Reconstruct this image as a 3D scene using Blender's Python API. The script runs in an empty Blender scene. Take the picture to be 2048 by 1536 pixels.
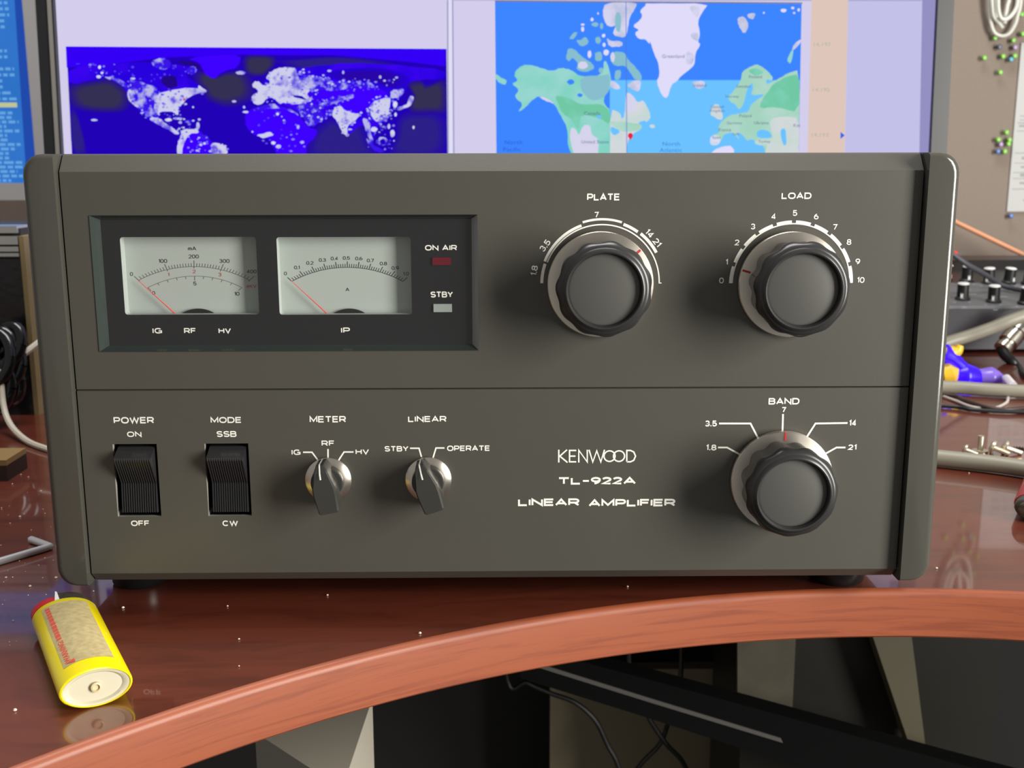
import bpy, bmesh, math, random
from mathutils import Vector, Matrix
from mathutils.geometry import tessellate_polygon
random.seed(4)
SC = bpy.context.scene
COL = SC.collection

# ------------------------------------------------------------------ camera, world, light, exposure
F = 2240.0
CAM = Vector((0.00195, -0.47595, 0.19999))
PITCH, YAW, ROLL = 0.20178, 0.01182, -0.00178
def axes():
    cy, sy, cp, sp = math.cos(YAW), math.sin(YAW), math.cos(PITCH), math.sin(PITCH)
    f = Vector((sy*cp, cy*cp, -sp)); r0 = Vector((cy, -sy, 0)); u0 = r0.cross(f)
    return r0*math.cos(ROLL)+u0*math.sin(ROLL), u0*math.cos(ROLL)-r0*math.sin(ROLL), f
RR, UU, FF = axes()
cd = bpy.data.cameras.new('camera'); cam = bpy.data.objects.new('camera', cd); COL.objects.link(cam)
cd.sensor_width = 36; cd.lens = F/2048*36; cd.clip_start = 0.02; cd.clip_end = 20
cd.dof.use_dof = True; cd.dof.focus_distance = 0.47; cd.dof.aperture_fstop = 24
m = Matrix((RR, UU, -FF)).transposed().to_4x4(); m.translation = CAM; cam.matrix_world = m
SC.camera = cam

w = bpy.data.worlds.new('world'); SC.world = w; w.use_nodes = True
w.node_tree.nodes['Background'].inputs[0].default_value = (1.0, 0.97, 0.92, 1)
w.node_tree.nodes['Background'].inputs[1].default_value = 0.30
def area(name, loc, target, sx, sy, power, col):
    l = bpy.data.lights.new(name, 'AREA'); l.shape = 'RECTANGLE'; l.size = sx; l.size_y = sy; l.energy = power; l.color = col
    o = bpy.data.objects.new(name, l); COL.objects.link(o); o.location = loc
    o.rotation_euler = (Vector(target)-Vector(loc)).to_track_quat('-Z', 'Y').to_euler()
    return o
area('window_daylight', (1.32, -0.80, 0.36), (0.0, 0.0, 0.08), 0.5, 1.1, 52, (1.0, 0.97, 0.9))
area('ceiling_light', (0.05, 0.30, 1.75), (0.05, 0.36, 0.0), 1.1, 0.5, 26, (1.0, 0.98, 0.95))
SC.view_settings.view_transform = 'Standard'; SC.view_settings.look = 'None'
SC.view_settings.exposure = 0.0; SC.view_settings.gamma = 1.0; SC.view_settings.use_curve_mapping = False

# ------------------------------------------------------------------ measuring helpers (points of the photograph on real planes)
def ray(px, py): return FF + RR*((px-1024)/F) - UU*((py-768)/F)
def at_y(px, py, Y=0.0):
    d = ray(px, py); return CAM + d*((Y-CAM.y)/d.y)
def at_z(px, py, Z=0.0):
    d = ray(px, py); return CAM + d*((Z-CAM.z)/d.z)
def at_p(px, py, p0, n):
    d = ray(px, py); return CAM + d*((p0-CAM).dot(n)/d.dot(n))

# ------------------------------------------------------------------ materials
def lin(c):
    return tuple(((v/255)/12.92 if v/255 <= 0.04045 else (((v/255)+0.055)/1.055)**2.4) for v in c) + (1,)
MATS = {}
def mat(name, c, rough=0.5, metal=0.0, coat=0.0, bump=0.0, bscale=200, var=0.0, vscale=30, emit=None, estr=1.0, spec=0.5, stretch=None, trans=0.0, sub=0.0):
    if name in MATS: return MATS[name]
    M = bpy.data.materials.new(name); M.use_nodes = True; nt = M.node_tree; b = nt.nodes['Principled BSDF']
    I = b.inputs
    I['Base Color'].default_value = lin(c); I['Roughness'].default_value = rough; I['Metallic'].default_value = metal
    I['Coat Weight'].default_value = coat; I['Coat Roughness'].default_value = 0.05; I['Specular IOR Level'].default_value = spec
    I['Transmission Weight'].default_value = trans
    if emit: I['Emission Color'].default_value = lin(emit); I['Emission Strength'].default_value = estr
    tc = nt.nodes.new('ShaderNodeTexCoord'); vec = tc.outputs['Object']
    if stretch:
        mp = nt.nodes.new('ShaderNodeMapping'); mp.inputs['Scale'].default_value = stretch
        nt.links.new(vec, mp.inputs['Vector']); vec = mp.outputs['Vector']
    if var or bump:
        n = nt.nodes.new('ShaderNodeTexNoise'); n.inputs['Scale'].default_value = vscale; n.inputs['Detail'].default_value = 4
        nt.links.new(vec, n.inputs['Vector'])
    if var:
        mx = nt.nodes.new('ShaderNodeMix'); mx.data_type = 'RGBA'
        k = lin(c); mx.inputs['A'].default_value = tuple(v*(1-var) for v in k[:3])+(1,); mx.inputs['B'].default_value = tuple(min(1, v*(1+var)) for v in k[:3])+(1,)
        nt.links.new(n.outputs['Fac'], mx.inputs['Factor']); nt.links.new(mx.outputs['Result'], I['Base Color'])
    if bump:
        n2 = nt.nodes.new('ShaderNodeTexNoise'); n2.inputs['Scale'].default_value = bscale; n2.inputs['Detail'].default_value = 3
        nt.links.new(vec, n2.inputs['Vector'])
        bp = nt.nodes.new('ShaderNodeBump'); bp.inputs['Strength'].default_value = bump; bp.inputs['Distance'].default_value = 0.001
        nt.links.new(n2.outputs['Fac'], bp.inputs['Height']); nt.links.new(bp.outputs['Normal'], I['Normal'])
    MATS[name] = M; return M
def glow(name, c, c2=None, scale=60, lo=0.45, hi=0.6, s=1.0, stretch=None):
    """screen colour, optionally mottled with a second colour"""
    if name in MATS: return MATS[name]
    M = bpy.data.materials.new(name); M.use_nodes = True; nt = M.node_tree
    nt.nodes.remove(nt.nodes['Principled BSDF']); out = nt.nodes['Material Output']
    e = nt.nodes.new('ShaderNodeEmission'); e.inputs[0].default_value = lin(c); e.inputs[1].default_value = s
    if c2:
        tc = nt.nodes.new('ShaderNodeTexCoord'); n = nt.nodes.new('ShaderNodeTexNoise'); n.inputs['Scale'].default_value = scale; n.inputs['Detail'].default_value = 5
        mp = nt.nodes.new('ShaderNodeMapping'); mp.inputs['Scale'].default_value = stretch or (1, 1, 1)
        mr = nt.nodes.new('ShaderNodeMapRange'); mr.inputs['From Min'].default_value = lo; mr.inputs['From Max'].default_value = hi
        mx = nt.nodes.new('ShaderNodeMix'); mx.data_type = 'RGBA'; mx.inputs['A'].default_value = lin(c); mx.inputs['B'].default_value = lin(c2)
        L = nt.links
        L.new(tc.outputs['Object'], mp.inputs['Vector']); L.new(mp.outputs['Vector'], n.inputs['Vector']); L.new(n.outputs['Fac'], mr.inputs['Value'])
        L.new(mr.outputs['Result'], mx.inputs['Factor']); L.new(mx.outputs['Result'], e.inputs[0])
    nt.links.new(e.outputs[0], out.inputs[0]); MATS[name] = M; return M
def glass_mat(name, tint=(255, 255, 255), rough=0.0):
    M = bpy.data.materials.new(name); M.use_nodes = True; nt = M.node_tree
    nt.nodes.remove(nt.nodes['Principled BSDF']); out = nt.nodes['Material Output']
    t = nt.nodes.new('ShaderNodeBsdfTransparent'); t.inputs[0].default_value = lin(tint)
    g = nt.nodes.new('ShaderNodeBsdfGlossy'); g.inputs['Roughness'].default_value = rough
    lw = nt.nodes.new('ShaderNodeLayerWeight'); lw.inputs[0].default_value = 0.5
    pw = nt.nodes.new('ShaderNodeMath'); pw.operation = 'POWER'; pw.inputs[1].default_value = 5.0
    fr = nt.nodes.new('ShaderNodeMath'); fr.operation = 'MULTIPLY_ADD'; fr.inputs[1].default_value = 0.96; fr.inputs[2].default_value = 0.035
    mx = nt.nodes.new('ShaderNodeMixShader'); L = nt.links
    L.new(lw.outputs['Facing'], pw.inputs[0]); L.new(pw.outputs[0], fr.inputs[0])
    L.new(fr.outputs[0], mx.inputs[0]); L.new(t.outputs[0], mx.inputs[1]); L.new(g.outputs[0], mx.inputs[2]); L.new(mx.outputs[0], out.inputs[0])
    return M
def wood(name, c1, c2, rough, coat, stretch, scale):
    M = bpy.data.materials.new(name); M.use_nodes = True; nt = M.node_tree; b = nt.nodes['Principled BSDF']; L = nt.links
    b.inputs['Roughness'].default_value = rough; b.inputs['Coat Weight'].default_value = coat; b.inputs['Coat Roughness'].default_value = 0.04
    tc = nt.nodes.new('ShaderNodeTexCoord'); mp = nt.nodes.new('ShaderNodeMapping'); mp.inputs['Scale'].default_value = stretch
    n = nt.nodes.new('ShaderNodeTexNoise'); n.inputs['Scale'].default_value = scale; n.inputs['Detail'].default_value = 6; n.inputs['Roughness'].default_value = 0.6
    n.inputs['Distortion'].default_value = 0.6
    cr = nt.nodes.new('ShaderNodeValToRGB'); cr.color_ramp.elements[0].position = 0.36; cr.color_ramp.elements[0].color = lin(c2)
    cr.color_ramp.elements[1].position = 0.52; cr.color_ramp.elements[1].color = lin(c1)
    L.new(tc.outputs['Object'], mp.inputs['Vector']); L.new(mp.outputs['Vector'], n.inputs['Vector']); L.new(n.outputs['Fac'], cr.inputs['Fac']); L.new(cr.outputs['Color'], b.inputs['Base Color'])
    return M

PAINT = mat('amplifier grey paint', (73, 71, 65), 0.42, bump=0.04, bscale=2600, var=0.03, vscale=60)
RAILP = mat('side rail grey paint', (71, 70, 64), 0.15, bump=0.012, bscale=1500)
EDGEP = mat('pale cut edge', (150, 148, 138), 0.35)  # walls of the switch openings, paler than the panel paint
PRINT = mat('white screen print', (236, 234, 226), 0.6)
BLACKP = mat('black plastic', (22, 22, 23), 0.35)
KNOBP = mat('black knob plastic', (44, 44, 44), 0.3)
CAPP = mat('grey knob cap', (76, 75, 72), 0.45, bump=0.02, bscale=2500)
ALU = mat('brushed aluminium', (222, 214, 202), 0.36, 1.0)
def radial_brushed(M, aniso):
    nt = M.node_tree; tg = nt.nodes.new('ShaderNodeTangent'); tg.direction_type = 'RADIAL'; tg.axis = 'Y'
    b = nt.nodes['Principled BSDF']; b.inputs['Anisotropic'].default_value = aniso; b.inputs['Anisotropic Rotation'].default_value = 0.25; nt.links.new(tg.outputs[0], b.inputs['Tangent'])
radial_brushed(ALU, 0.75)
CHROME = mat('chrome', (215, 215, 215), 0.12, 1.0)
REDMARK = mat('red mark', (176, 26, 30), 0.5)
FACEP = mat('black meter fascia', (30, 30, 32), 0.25)
DIAL = mat('meter dial white', (164, 172, 167), 0.6)
INK = mat('black ink', (36, 38, 36), 0.7)
INKL = mat('grey ink', (92, 96, 92), 0.7)
INKR = mat('red ink', (176, 60, 58), 0.7)
NEEDLE = mat('red needle', (226, 66, 48), 0.5)
GLASS = glass_mat('clear pane')
GLASSEDGE = mat('green tinted glass edge', (46, 54, 51), 0.12)
RUBBER = mat('black rubber', (20, 20, 22), 0.3)

# ------------------------------------------------------------------ object helpers
def wloc(o):
    v = Vector((0, 0, 0))
    while o: v = v + o.location; o = o.parent
    return v
def link(name, mesh, parent=None, kind=None):
    o = bpy.data.objects.new(name, mesh); COL.objects.link(o)
    if parent: o.parent = parent
    if kind: o['kind'] = kind
    return o
def tag(o, label, cat, group=None, kind=None):
    o['label'] = label; o['category'] = cat
    if group: o['group'] = group
    if kind: o['kind'] = kind
    return o
def thing(name, loc, label, cat, group=None):
    o = link(name, None); o.location = loc; o.empty_display_size = 0.02
    return tag(o, label, cat, group)

class MB:
    def __init__(s): s.v = []; s.f = []; s.mi = []; s.mats = []; s.m = 0
    def use(s, m):
        if m not in s.mats: s.mats.append(m)
        s.m = s.mats.index(m); return s
    def add(s, vs, fs):
        b = len(s.v); s.v += [Vector(v) for v in vs]
        for f in fs: s.f.append([b+i for i in f]); s.mi.append(s.m)
        return s
    def box(s, lo, hi, M=None):
        x0, y0, z0 = lo; x1, y1, z1 = hi
        vs = [Vector(p) for p in ((x0,y0,z0),(x1,y0,z0),(x1,y1,z0),(x0,y1,z0),(x0,y0,z1),(x1,y0,z1),(x1,y1,z1),(x0,y1,z1))]
        if M: vs = [M @ v for v in vs]
        return s.add(vs, [(0,3,2,1),(4,5,6,7),(0,1,5,4),(1,2,6,5),(2,3,7,6),(3,0,4,7)])
    def poly(s, pts):
        pts = [Vector(p) for p in pts]
        tris = tessellate_polygon([pts])
        return s.add(pts, [tuple(t) for t in tris])
    def prism(s, pts, d):
        """closed outline extruded by vector d, with caps"""
        pts = [Vector(p) for p in pts]; n = len(pts); d = Vector(d)
        tris = [tuple(t) for t in tessellate_polygon([pts])]
        fs = tris + [(a+n, c+n, b+n) for a, b, c in tris] + [(i, (i+1) % n, (i+1) % n+n, i+n) for i in range(n)]
        return s.add(pts+[p+d for p in pts], fs)
    def tube(s, pts, r, seg=10, cap=True):
        pts = [Vector(p) for p in pts]; n = len(pts); rs = r if isinstance(r, (list, tuple)) else [r]*n
        up = None; vs = []
        for i, p in enumerate(pts):
            t = (pts[min(i+1, n-1)]-pts[max(i-1, 0)]).normalized()
            if up is None: up = Vector((0, 0, 1)) if abs(t.z) < 0.9 else Vector((1, 0, 0))
            a = t.cross(up); a.normalize(); up = a.cross(t); up.normalize()
            vs += [p + (a*math.cos(2*math.pi*k/seg)+up*math.sin(2*math.pi*k/seg))*rs[i] for k in range(seg)]
        fs = [(i*seg+k, i*seg+(k+1) % seg, (i+1)*seg+(k+1) % seg, (i+1)*seg+k) for i in range(n-1) for k in range(seg)]
        if cap: fs += [tuple(range(seg-1, -1, -1)), tuple(range((n-1)*seg, n*seg))]
        return s.add(vs, fs)
    def lathe(s, c, prof, seg=48, ax=(0, -1, 0), e1=(1, 0, 0), mod=None, closed=False):
        """prof: (radius, height along ax)"""
        c = Vector(c); ax = Vector(ax).normalized(); e1 = Vector(e1); e1 = (e1-ax*e1.dot(ax)).normalized(); e2 = ax.cross(e1)
        vs = []; n = len(prof)
        for j, (r, h) in enumerate(prof):
            for k in range(seg):
                a = 2*math.pi*k/seg; rr = r*(mod(j, a) if mod else 1)
                vs.append(c + ax*h + (e1*math.cos(a)+e2*math.sin(a))*rr)
        fs = [(i*seg+k, i*seg+(k+1) % seg, (i+1)*seg+(k+1) % seg, (i+1)*seg+k) for i in range(n-1) for k in range(seg)]
        if prof[0][0] > 1e-6 and not closed: fs.append(tuple(range(seg-1, -1, -1)))
        if prof[-1][0] > 1e-6 and not closed: fs.append(tuple(range((n-1)*seg, n*seg)))
        return s.add(vs, fs)
    def build(s, name, parent=None, smooth=True, kind=None, angle=40, fix=True):
        o0 = wloc(parent) if parent else Vector((0, 0, 0))
        me = bpy.data.meshes.new(name); me.from_pydata([v-o0 for v in s.v], [], s.f)
        for m_ in s.mats: me.materials.append(m_)
        me.polygons.foreach_set('material_index', s.mi)
        if fix:
            bm = bmesh.new(); bm.from_mesh(me); bmesh.ops.remove_doubles(bm, verts=bm.verts, dist=1e-7)
            bmesh.ops.recalc_face_normals(bm, faces=bm.faces); bm.to_mesh(me); bm.free()
        if smooth:
            me.polygons.foreach_set('use_smooth', [True]*len(me.polygons))
            try: me.set_sharp_from_angle(angle=math.radians(angle))
            except Exception: pass
        me.update()
        return link(name, me, parent, kind)
def smooth_path(pts, n=6):
    """Catmull-Rom through the points"""
    P = [Vector(p) for p in pts]; out = []
    for i in range(len(P)-1):
        p0, p1, p2, p3 = P[max(i-1, 0)], P[i], P[i+1], P[min(i+2, len(P)-1)]
        for k in range(n):
            t = k/n
            out.append(0.5*((2*p1)+(p2-p0)*t+(2*p0-5*p1+4*p2-p3)*t*t+(3*p1-p0-3*p2+p3)*t**3))
    return out+[P[-1]]
def mb(m_): return MB().use(m_)

# --- lettering: font outlines turned into flat printed meshes
_tc = {}
def glyphs(s, bold):
    if (s, bold) in _tc: return _tc[(s, bold)]
    cu = bpy.data.curves.new('t', 'FONT'); cu.body = s; cu.offset = bold; cu.resolution_u = 3; cu.space_character = 1.06
    o = bpy.data.objects.new('t', cu); COL.objects.link(o); bpy.context.view_layer.update()
    me = bpy.data.meshes.new_from_object(o.evaluated_get(bpy.context.evaluated_depsgraph_get()))
    vs = [(v.co.x, v.co.y) for v in me.vertices]; fs = [tuple(p.vertices) for p in me.polygons]
    bpy.data.objects.remove(o); bpy.data.curves.remove(cu); bpy.data.meshes.remove(me)
    xs = [v[0] for v in vs]; ys = [v[1] for v in vs]; x0, x1, y0, y1 = min(xs), max(xs), min(ys), max(ys)
    r = ([((x-x0)/(x1-x0)-0.5, (y-y0)/(y1-y0)-0.5) for x, y in vs], fs, (x1-x0)/(y1-y0))
    _tc[(s, bold)] = r; return r
def text_on(mbx, s, c, ex, ey, bold=0.012):
    vs, fs, asp = glyphs(s, bold)
    mbx.add([c+ex*u+ey*v for u, v in vs], fs)
def ptxt(mbx, s, box, Y, bold=0.205, gap=0.15):
    """text filling a pixel box measured on the plane y = Y"""
    x0, y0, x1, y1 = box; cx, cy = (x0+x1)/2, (y0+y1)/2
    c = at_y(cx, cy, Y); ww = (at_y(x1, cy, Y)-at_y(x0, cy, Y)).x; hh = (at_y(cx, y0, Y)-at_y(cx, y1, Y)).z
    stxt(mbx, s, c, Vector((1, 0, 0)), Vector((0, 0, 1)), ww, hh, bold, gap)
def ctxt(mbx, s, cx, cy, h, Y, rot=0, bold=0.17):
    """text by centre and cap height in pixels, rotated by rot degrees anticlockwise"""
    c = at_y(cx, cy, Y); hh = (at_y(cx, cy-h/2, Y)-at_y(cx, cy+h/2, Y)).z; a = math.radians(rot)
    stxt(mbx, s, c, Vector((math.cos(a), 0, math.sin(a))), Vector((-math.sin(a), 0, math.cos(a))), None, hh, bold)
def _arc(cx, cy, rx, ry, a0, a1, n=9, p=1.0):
    out = []
    for i in range(n+1):
        a = math.radians(a0+(a1-a0)*i/n); c, q = math.cos(a), math.sin(a)
        out.append((cx+rx*math.copysign(abs(c)**p, c), cy+ry*math.copysign(abs(q)**p, q)))
    return out
def _ring(w, h0=0.0, h1=1.0): return _arc(w/2, (h0+h1)/2, w/2, (h1-h0)/2, 90, 450, 24, 0.84)
GL_ = {   # letter: (width, strokes) in units of the cap height; closed strokes repeat their first point
 'A': (1.08, [[(0, 0), (0.54, 1), (1.08, 0)], [(0.20, 0.30), (0.88, 0.30)]]), 'B': (0.98, [[(0, 0), (0, 1)], [(-0.09, 1), (0.66, 1)]+_arc(0.66, 0.77, 0.27, 0.23, 90, -90)+[(0, 0.54)], [(0.66, 0.54)]+_arc(0.70, 0.27, 0.28, 0.27, 90, -90)+[(-0.09, 0)]]),
 'C': (1.05, [_arc(0.52, 0.5, 0.52, 0.5, 42, 318, 20, 0.84)]), 'D': (1.05, [[(0, 0), (0, 1), (0.52, 1)]+_arc(0.52, 0.5, 0.53, 0.5, 90, -90, 14, 0.88)+[(0, 0)]]),
 'E': (0.88, [[(0.88, 1), (0, 1), (0, 0), (0.88, 0)], [(0, 0.52), (0.82, 0.52)]]), 'F': (0.84, [[(0.84, 1), (0, 1), (0, 0)], [(0, 0.50), (0.76, 0.50)]]),
 'G': (1.08, [_arc(0.53, 0.5, 0.53, 0.5, 42, 300, 20, 0.84)+[(1.08, 0.10), (1.08, 0.46), (0.60, 0.46)]]), 'H': (0.98, [[(0, 0), (0, 1)], [(0.98, 0), (0.98, 1)], [(0, 0.52), (0.98, 0.52)]]),
 'I': (0.0, [[(0, 0), (0, 1)]]), 'K': (0.98, [[(0, 0), (0, 1)], [(0.95, 1), (0.06, 0.45)], [(0.36, 0.62), (0.98, 0)]]), 'L': (0.82, [[(0, 1), (0, 0), (0.82, 0)]]),
 'M': (1.18, [[(0, 0), (0, 1), (0.59, 0.14), (1.18, 1), (1.18, 0)]]), 'N': (1.0, [[(0, 0), (0, 1), (1, 0), (1, 1)]]), 'O': (1.14, [_ring(1.14)]),
 'P': (0.94, [[(0, 0), (0, 1)], [(-0.09, 1), (0.62, 1)]+_arc(0.64, 0.70, 0.30, 0.30, 90, -90)+[(0, 0.40)]]), 'R': (0.98, [[(0, 0), (0, 1)], [(-0.09, 1), (0.62, 1)]+_arc(0.66, 0.71, 0.30, 0.29, 90, -90)+[(0, 0.42)], [(0.56, 0.42), (0.98, 0)]]),
 'S': (0.96, [_arc(0.48, 0.75, 0.46, 0.25, 22, 270, 14, 0.9)+_arc(0.48, 0.25, 0.48, 0.25, 90, -160, 14, 0.9)[1:]]), 'T': (0.98, [[(0, 1), (0.98, 1)], [(0.49, 1), (0.49, 0)]]),
 'V': (1.02, [[(0, 1), (0.51, 0), (1.02, 1)]]), 'W': (1.46, [[(0, 1), (0.36, 0), (0.73, 0.94), (1.10, 0), (1.46, 1)]]), 'Y': (1.02, [[(0, 1), (0.51, 0.46), (1.02, 1)], [(0.51, 0.46), (0.51, 0)]]),
 'm': (0.96, [[(0, 0), (0, 0.72)], [(0, 0.42)]+_arc(0.24, 0.46, 0.24, 0.26, 180, 0)+[(0.48, 0)], [(0.48, 0.42)]+_arc(0.72, 0.46, 0.24, 0.26, 180, 0)+[(0.96, 0)]]),
 '0': (0.78, [_ring(0.78)]), '1': (0.26, [[(0, 0.80), (0.26, 1), (0.26, 0)]]), '2': (0.78, [_arc(0.39, 0.72, 0.38, 0.28, 165, -40, 12)+[(0, 0), (0.78, 0)]]),
 '3': (0.76, [_arc(0.36, 0.76, 0.34, 0.24, 160, -90, 12)+_arc(0.37, 0.26, 0.38, 0.26, 90, -160, 12)]), '4': (0.84, [[(0.62, 0), (0.62, 1), (0.02, 0.26)], [(0, 0.26), (0.84, 0.26)]]),
 '5': (0.78, [[(0.72, 1), (0.10, 1), (0.05, 0.50)]+_arc(0.37, 0.31, 0.40, 0.31, 130, -155, 14)]), '6': (0.80, [_arc(0.40, 0.31, 0.40, 0.31, 90, 450, 18)[:], _arc(0.72, 0.35, 0.72, 0.65, 180, 105, 8)]),
 '7': (0.76, [[(0, 1), (0.76, 1), (0.28, 0)]]), '8': (0.80, [_arc(0.40, 0.76, 0.34, 0.24, 90, 450, 16), _arc(0.40, 0.26, 0.40, 0.26, 90, 450, 16)]), '9': (0.80, [_arc(0.40, 0.69, 0.40, 0.31, 90, 450, 18), _arc(0.08, 0.65, 0.72, 0.65, 0, -75, 8)]),
 '.': (0.0, [[(0, -0.08), (0, 0.13)]]), '-': (0.60, [[(0, 0.48), (0.60, 0.48)]]), ':': (0.0, [[(0, 0.0), (0, 0.16)], [(0, 0.55), (0, 0.71)]])}
def poly_stroke(mbx, P, hw, nrm_):
    # mitred ribbon along points P (Vectors in a plane with normal nrm_)
    P = [p for i, p in enumerate(P) if i == 0 or (p-P[i-1]).length > hw*0.05]
    closed = (P[0]-P[-1]).length < hw*0.05
    if closed: P = P[:-1]
    n = len(P); L, R = [], []
    for i, p in enumerate(P):
        a = (p-P[i-1]) if (i or closed) else None; b = (P[(i+1) % n]-p) if (i < n-1 or closed) else None
        a = a.normalized() if a else None; b = b.normalized() if b else None
        t = (a or b)+(b or a); t = (b or a) if t.length < 1e-3 else t.normalized()
        nn = nrm_.cross(t); k = 1/max(0.45, nn.dot(nrm_.cross(a or b))); L.append(p+nn*hw*k); R.append(p-nn*hw*k)
    m_ = n if closed else n-1
    mbx.add(L+R, [(i, (i+1) % n, n+(i+1) % n, n+i) for i in range(m_)])
def stxt(mbx, s_, c, ex, ez, width, height, wf, gap=0.15):
    # uniform-stroke lettering centred on c, fitted to width x height (None width: natural)
    wst = wf*height; hh = height-wst; sp = gap+wf; x = 0; items = []
    for i, ch in enumerate(s_):
        if ch == ' ': x += 0.62; continue
        gw, st_ = GL_[ch]; items.append((x, st_)); x += gw+(sp if not (ch == '.' or s_[i+1:i+2] == '.') else sp*1.05)
    tot = x-sp; sx = hh if width is None else (width-wst)/max(tot, 1e-6)
    if tot < 1e-6: sx = hh
    out_ = ez.cross(ex) if (ez.cross(ex)).y < 0 else ex.cross(ez)
    for x0, st_ in items:
        for k, pl in enumerate(st_):
            poly_stroke(mbx, [c+out_*(0.000012*k)+ex*((x0+u)-tot/2)*sx+ez*(v-0.5)*hh for u, v in pl], wst/2, ex.cross(ez))
def stroke(mbx, pts, wpx, Y):
    """printed line through pixel points on plane y = Y, mitred"""
    P = [at_y(x, y, Y) for x, y in pts]; hw = wpx/2*(P[0]-CAM).dot(FF)/F
    L, R = [], []
    for i, p in enumerate(P):
        a = (P[i]-P[i-1]).normalized() if i else None; b = (P[i+1]-P[i]).normalized() if i < len(P)-1 else None
        t = ((a or b)+(b or a)).normalized(); n = Vector((-t.z, 0, t.x)); k = 1/max(0.4, n.dot(Vector((-(a or b).z, 0, (a or b).x))))
        L.append(p+n*hw*k); R.append(p-n*hw*k)
    n = len(P); mbx.add(L+R, [(i, i+1, n+i+1, n+i) for i in range(n-1)])
def arc_band(mbx, c, r0, r1, a0, a1, Y, n=None):
    n = n or max(2, int(abs(a1-a0)/2.5)); vs = []
    for i in range(n+1):
        a = math.radians(a0+(a1-a0)*i/n)
        for r in (r0, r1): vs.append(Vector((c.x+r*math.cos(a), Y, c.z+r*math.sin(a))))
    mbx.add(vs, [(2*i, 2*i+1, 2*i+3, 2*i+2) for i in range(n)])

# ------------------------------------------------------------------ the room
wl = mat('grey-brown woven fabric', (136, 124, 114), 0.95, bump=0.5, bscale=900, var=0.16, vscale=420)
mb(wl).box((-1.6, 1.0, -0.75), (2.0, 1.06, 1.3)).build('wall_back', kind='structure', smooth=False)
mb(mat('dark carpet', (38, 37, 38), 0.95, bump=0.5, bscale=500, var=0.2, vscale=300)).box((-1.6, -1.6, -0.76), (2.0, 1.06, -0.74)).build('floor', kind='structure', smooth=False)

# ------------------------------------------------------------------ desk
TH = 0.0238
WOODTOP = wood('red-brown lacquered wood', (104, 46, 30), (88, 37, 24), 0.35, 0.9, (1.0, 5.0, 5.0), 14)
WOODEDGE = wood('orange-brown wood edge', (145, 73, 42), (128, 61, 35), 0.5, 0.06, (1.0, 1.0, 20.0), 16)
EC = (-2.93779, 1.36262, -1.38383, 0.43465, -0.01888)      # y of the curved front edge as a function of x
def ey_(x): return (((EC[0]*x+EC[1])*x+EC[2])*x+EC[3])*x+EC[4]
E1 = []
for i in range(61): x = -0.165+0.42*i/60; E1.append(Vector((x, ey_(x), 0)))
sa = (E1[1]-E1[0]).normalized(); sb_ = (E1[-1]-E1[-2]).normalized()
E1 = [E1[0]-sa*(0.62-0.05*k) for k in range(0, 12)] + E1 + [E1[-1]+sb_*(0.04*k) for k in range(1, 16)]
EN = []
for i, p in enumerate(E1):
    t = (E1[min(i+1, len(E1)-1)]-E1[max(i-1, 0)]); t.z = 0; t.normalize(); EN.append(Vector((t.y, -t.x, 0)))
desk = thing('desk', (0.2, 0.4, 0), 'red-brown lacquered wooden desk with a curved front edge under the amplifier', 'desk')
top = mb(WOODTOP)
outline = E1 + [Vector((1.0, E1[-1].y, 0)), Vector((1.0, 0.985, 0)), Vector((-0.9, 0.985, 0)), Vector((-0.9, E1[0].y, 0))]
top.prism(outline, (0, 0, -TH)); top.build('desktop', desk, smooth=False)
eb = mb(WOODEDGE); prof = []
for k in range(7):
    a = math.pi/2*k/6; prof.append((0.0032*math.sin(a), -0.0032*(1-math.cos(a))))
prof += [(0.0032, -TH+0.001), (0.0022, -TH), (0.0, -TH)]
vs = [p+n*o+Vector((0, 0, h)) for p, n in zip(E1, EN) for o, h in prof]; k = len(prof)
eb.add(vs, [(i*k+j, i*k+j+1, (i+1)*k+j+1, (i+1)*k+j) for i in range(len(E1)-1) for j in range(k-1)])
eb.build('edge_band', desk, angle=32)
mb(mat('dark laminate', (26, 24, 24), 0.7)).box((-0.85, 0.60, -0.72), (0.98, 0.618, -TH)).build('shade_panel', desk, smooth=False)  # dark panel added to stand in for the black shade under the desk
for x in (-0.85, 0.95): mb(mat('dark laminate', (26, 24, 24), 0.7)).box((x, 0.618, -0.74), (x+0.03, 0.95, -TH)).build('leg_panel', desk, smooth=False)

# ------------------------------------------------------------------ linear amplifier
ZB, ZT, XW = 0.012, 0.2007, 0.195
amp = thing('linear_amplifier', (0, 0.2, 0), 'large grey-brown radio linear amplifier with two meters and three big round knobs', 'amplifier')
XI = 0.1812          # inner face of the side rails
def panel_with_holes(mbx, outer, holes, y, wall=0.0, wallm=None):
    bm = bmesh.new(); loops = []
    for L in [outer]+holes:
        vv = [bm.verts.new((p[0], y, p[1])) for p in L]; loops.append(vv)
        for i in range(len(vv)): bm.edges.new((vv[i], vv[(i+1) % len(vv)]))
    bmesh.ops.triangle_fill(bm, use_beauty=True, edges=bm.edges[:]); bm.verts.index_update()
    mbx.add([v.co.copy() for v in bm.verts], [tuple(v.index for v in f.verts) for f in bm.faces]); bm.free()
    if wall:
        if wallm: mbx.use(wallm)
        for L in holes:
            n = len(L); mbx.add([Vector((p[0], y, p[1])) for p in L]+[Vector((p[0], y+wall, p[1])) for p in L], [(i, (i+1) % n, n+(i+1) % n, n+i) for i in range(n)])
def quad_px(pts, Y): return [(lambda p: (p.x, p.z))(at_y(x, y, Y)) for x, y in pts]
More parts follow.
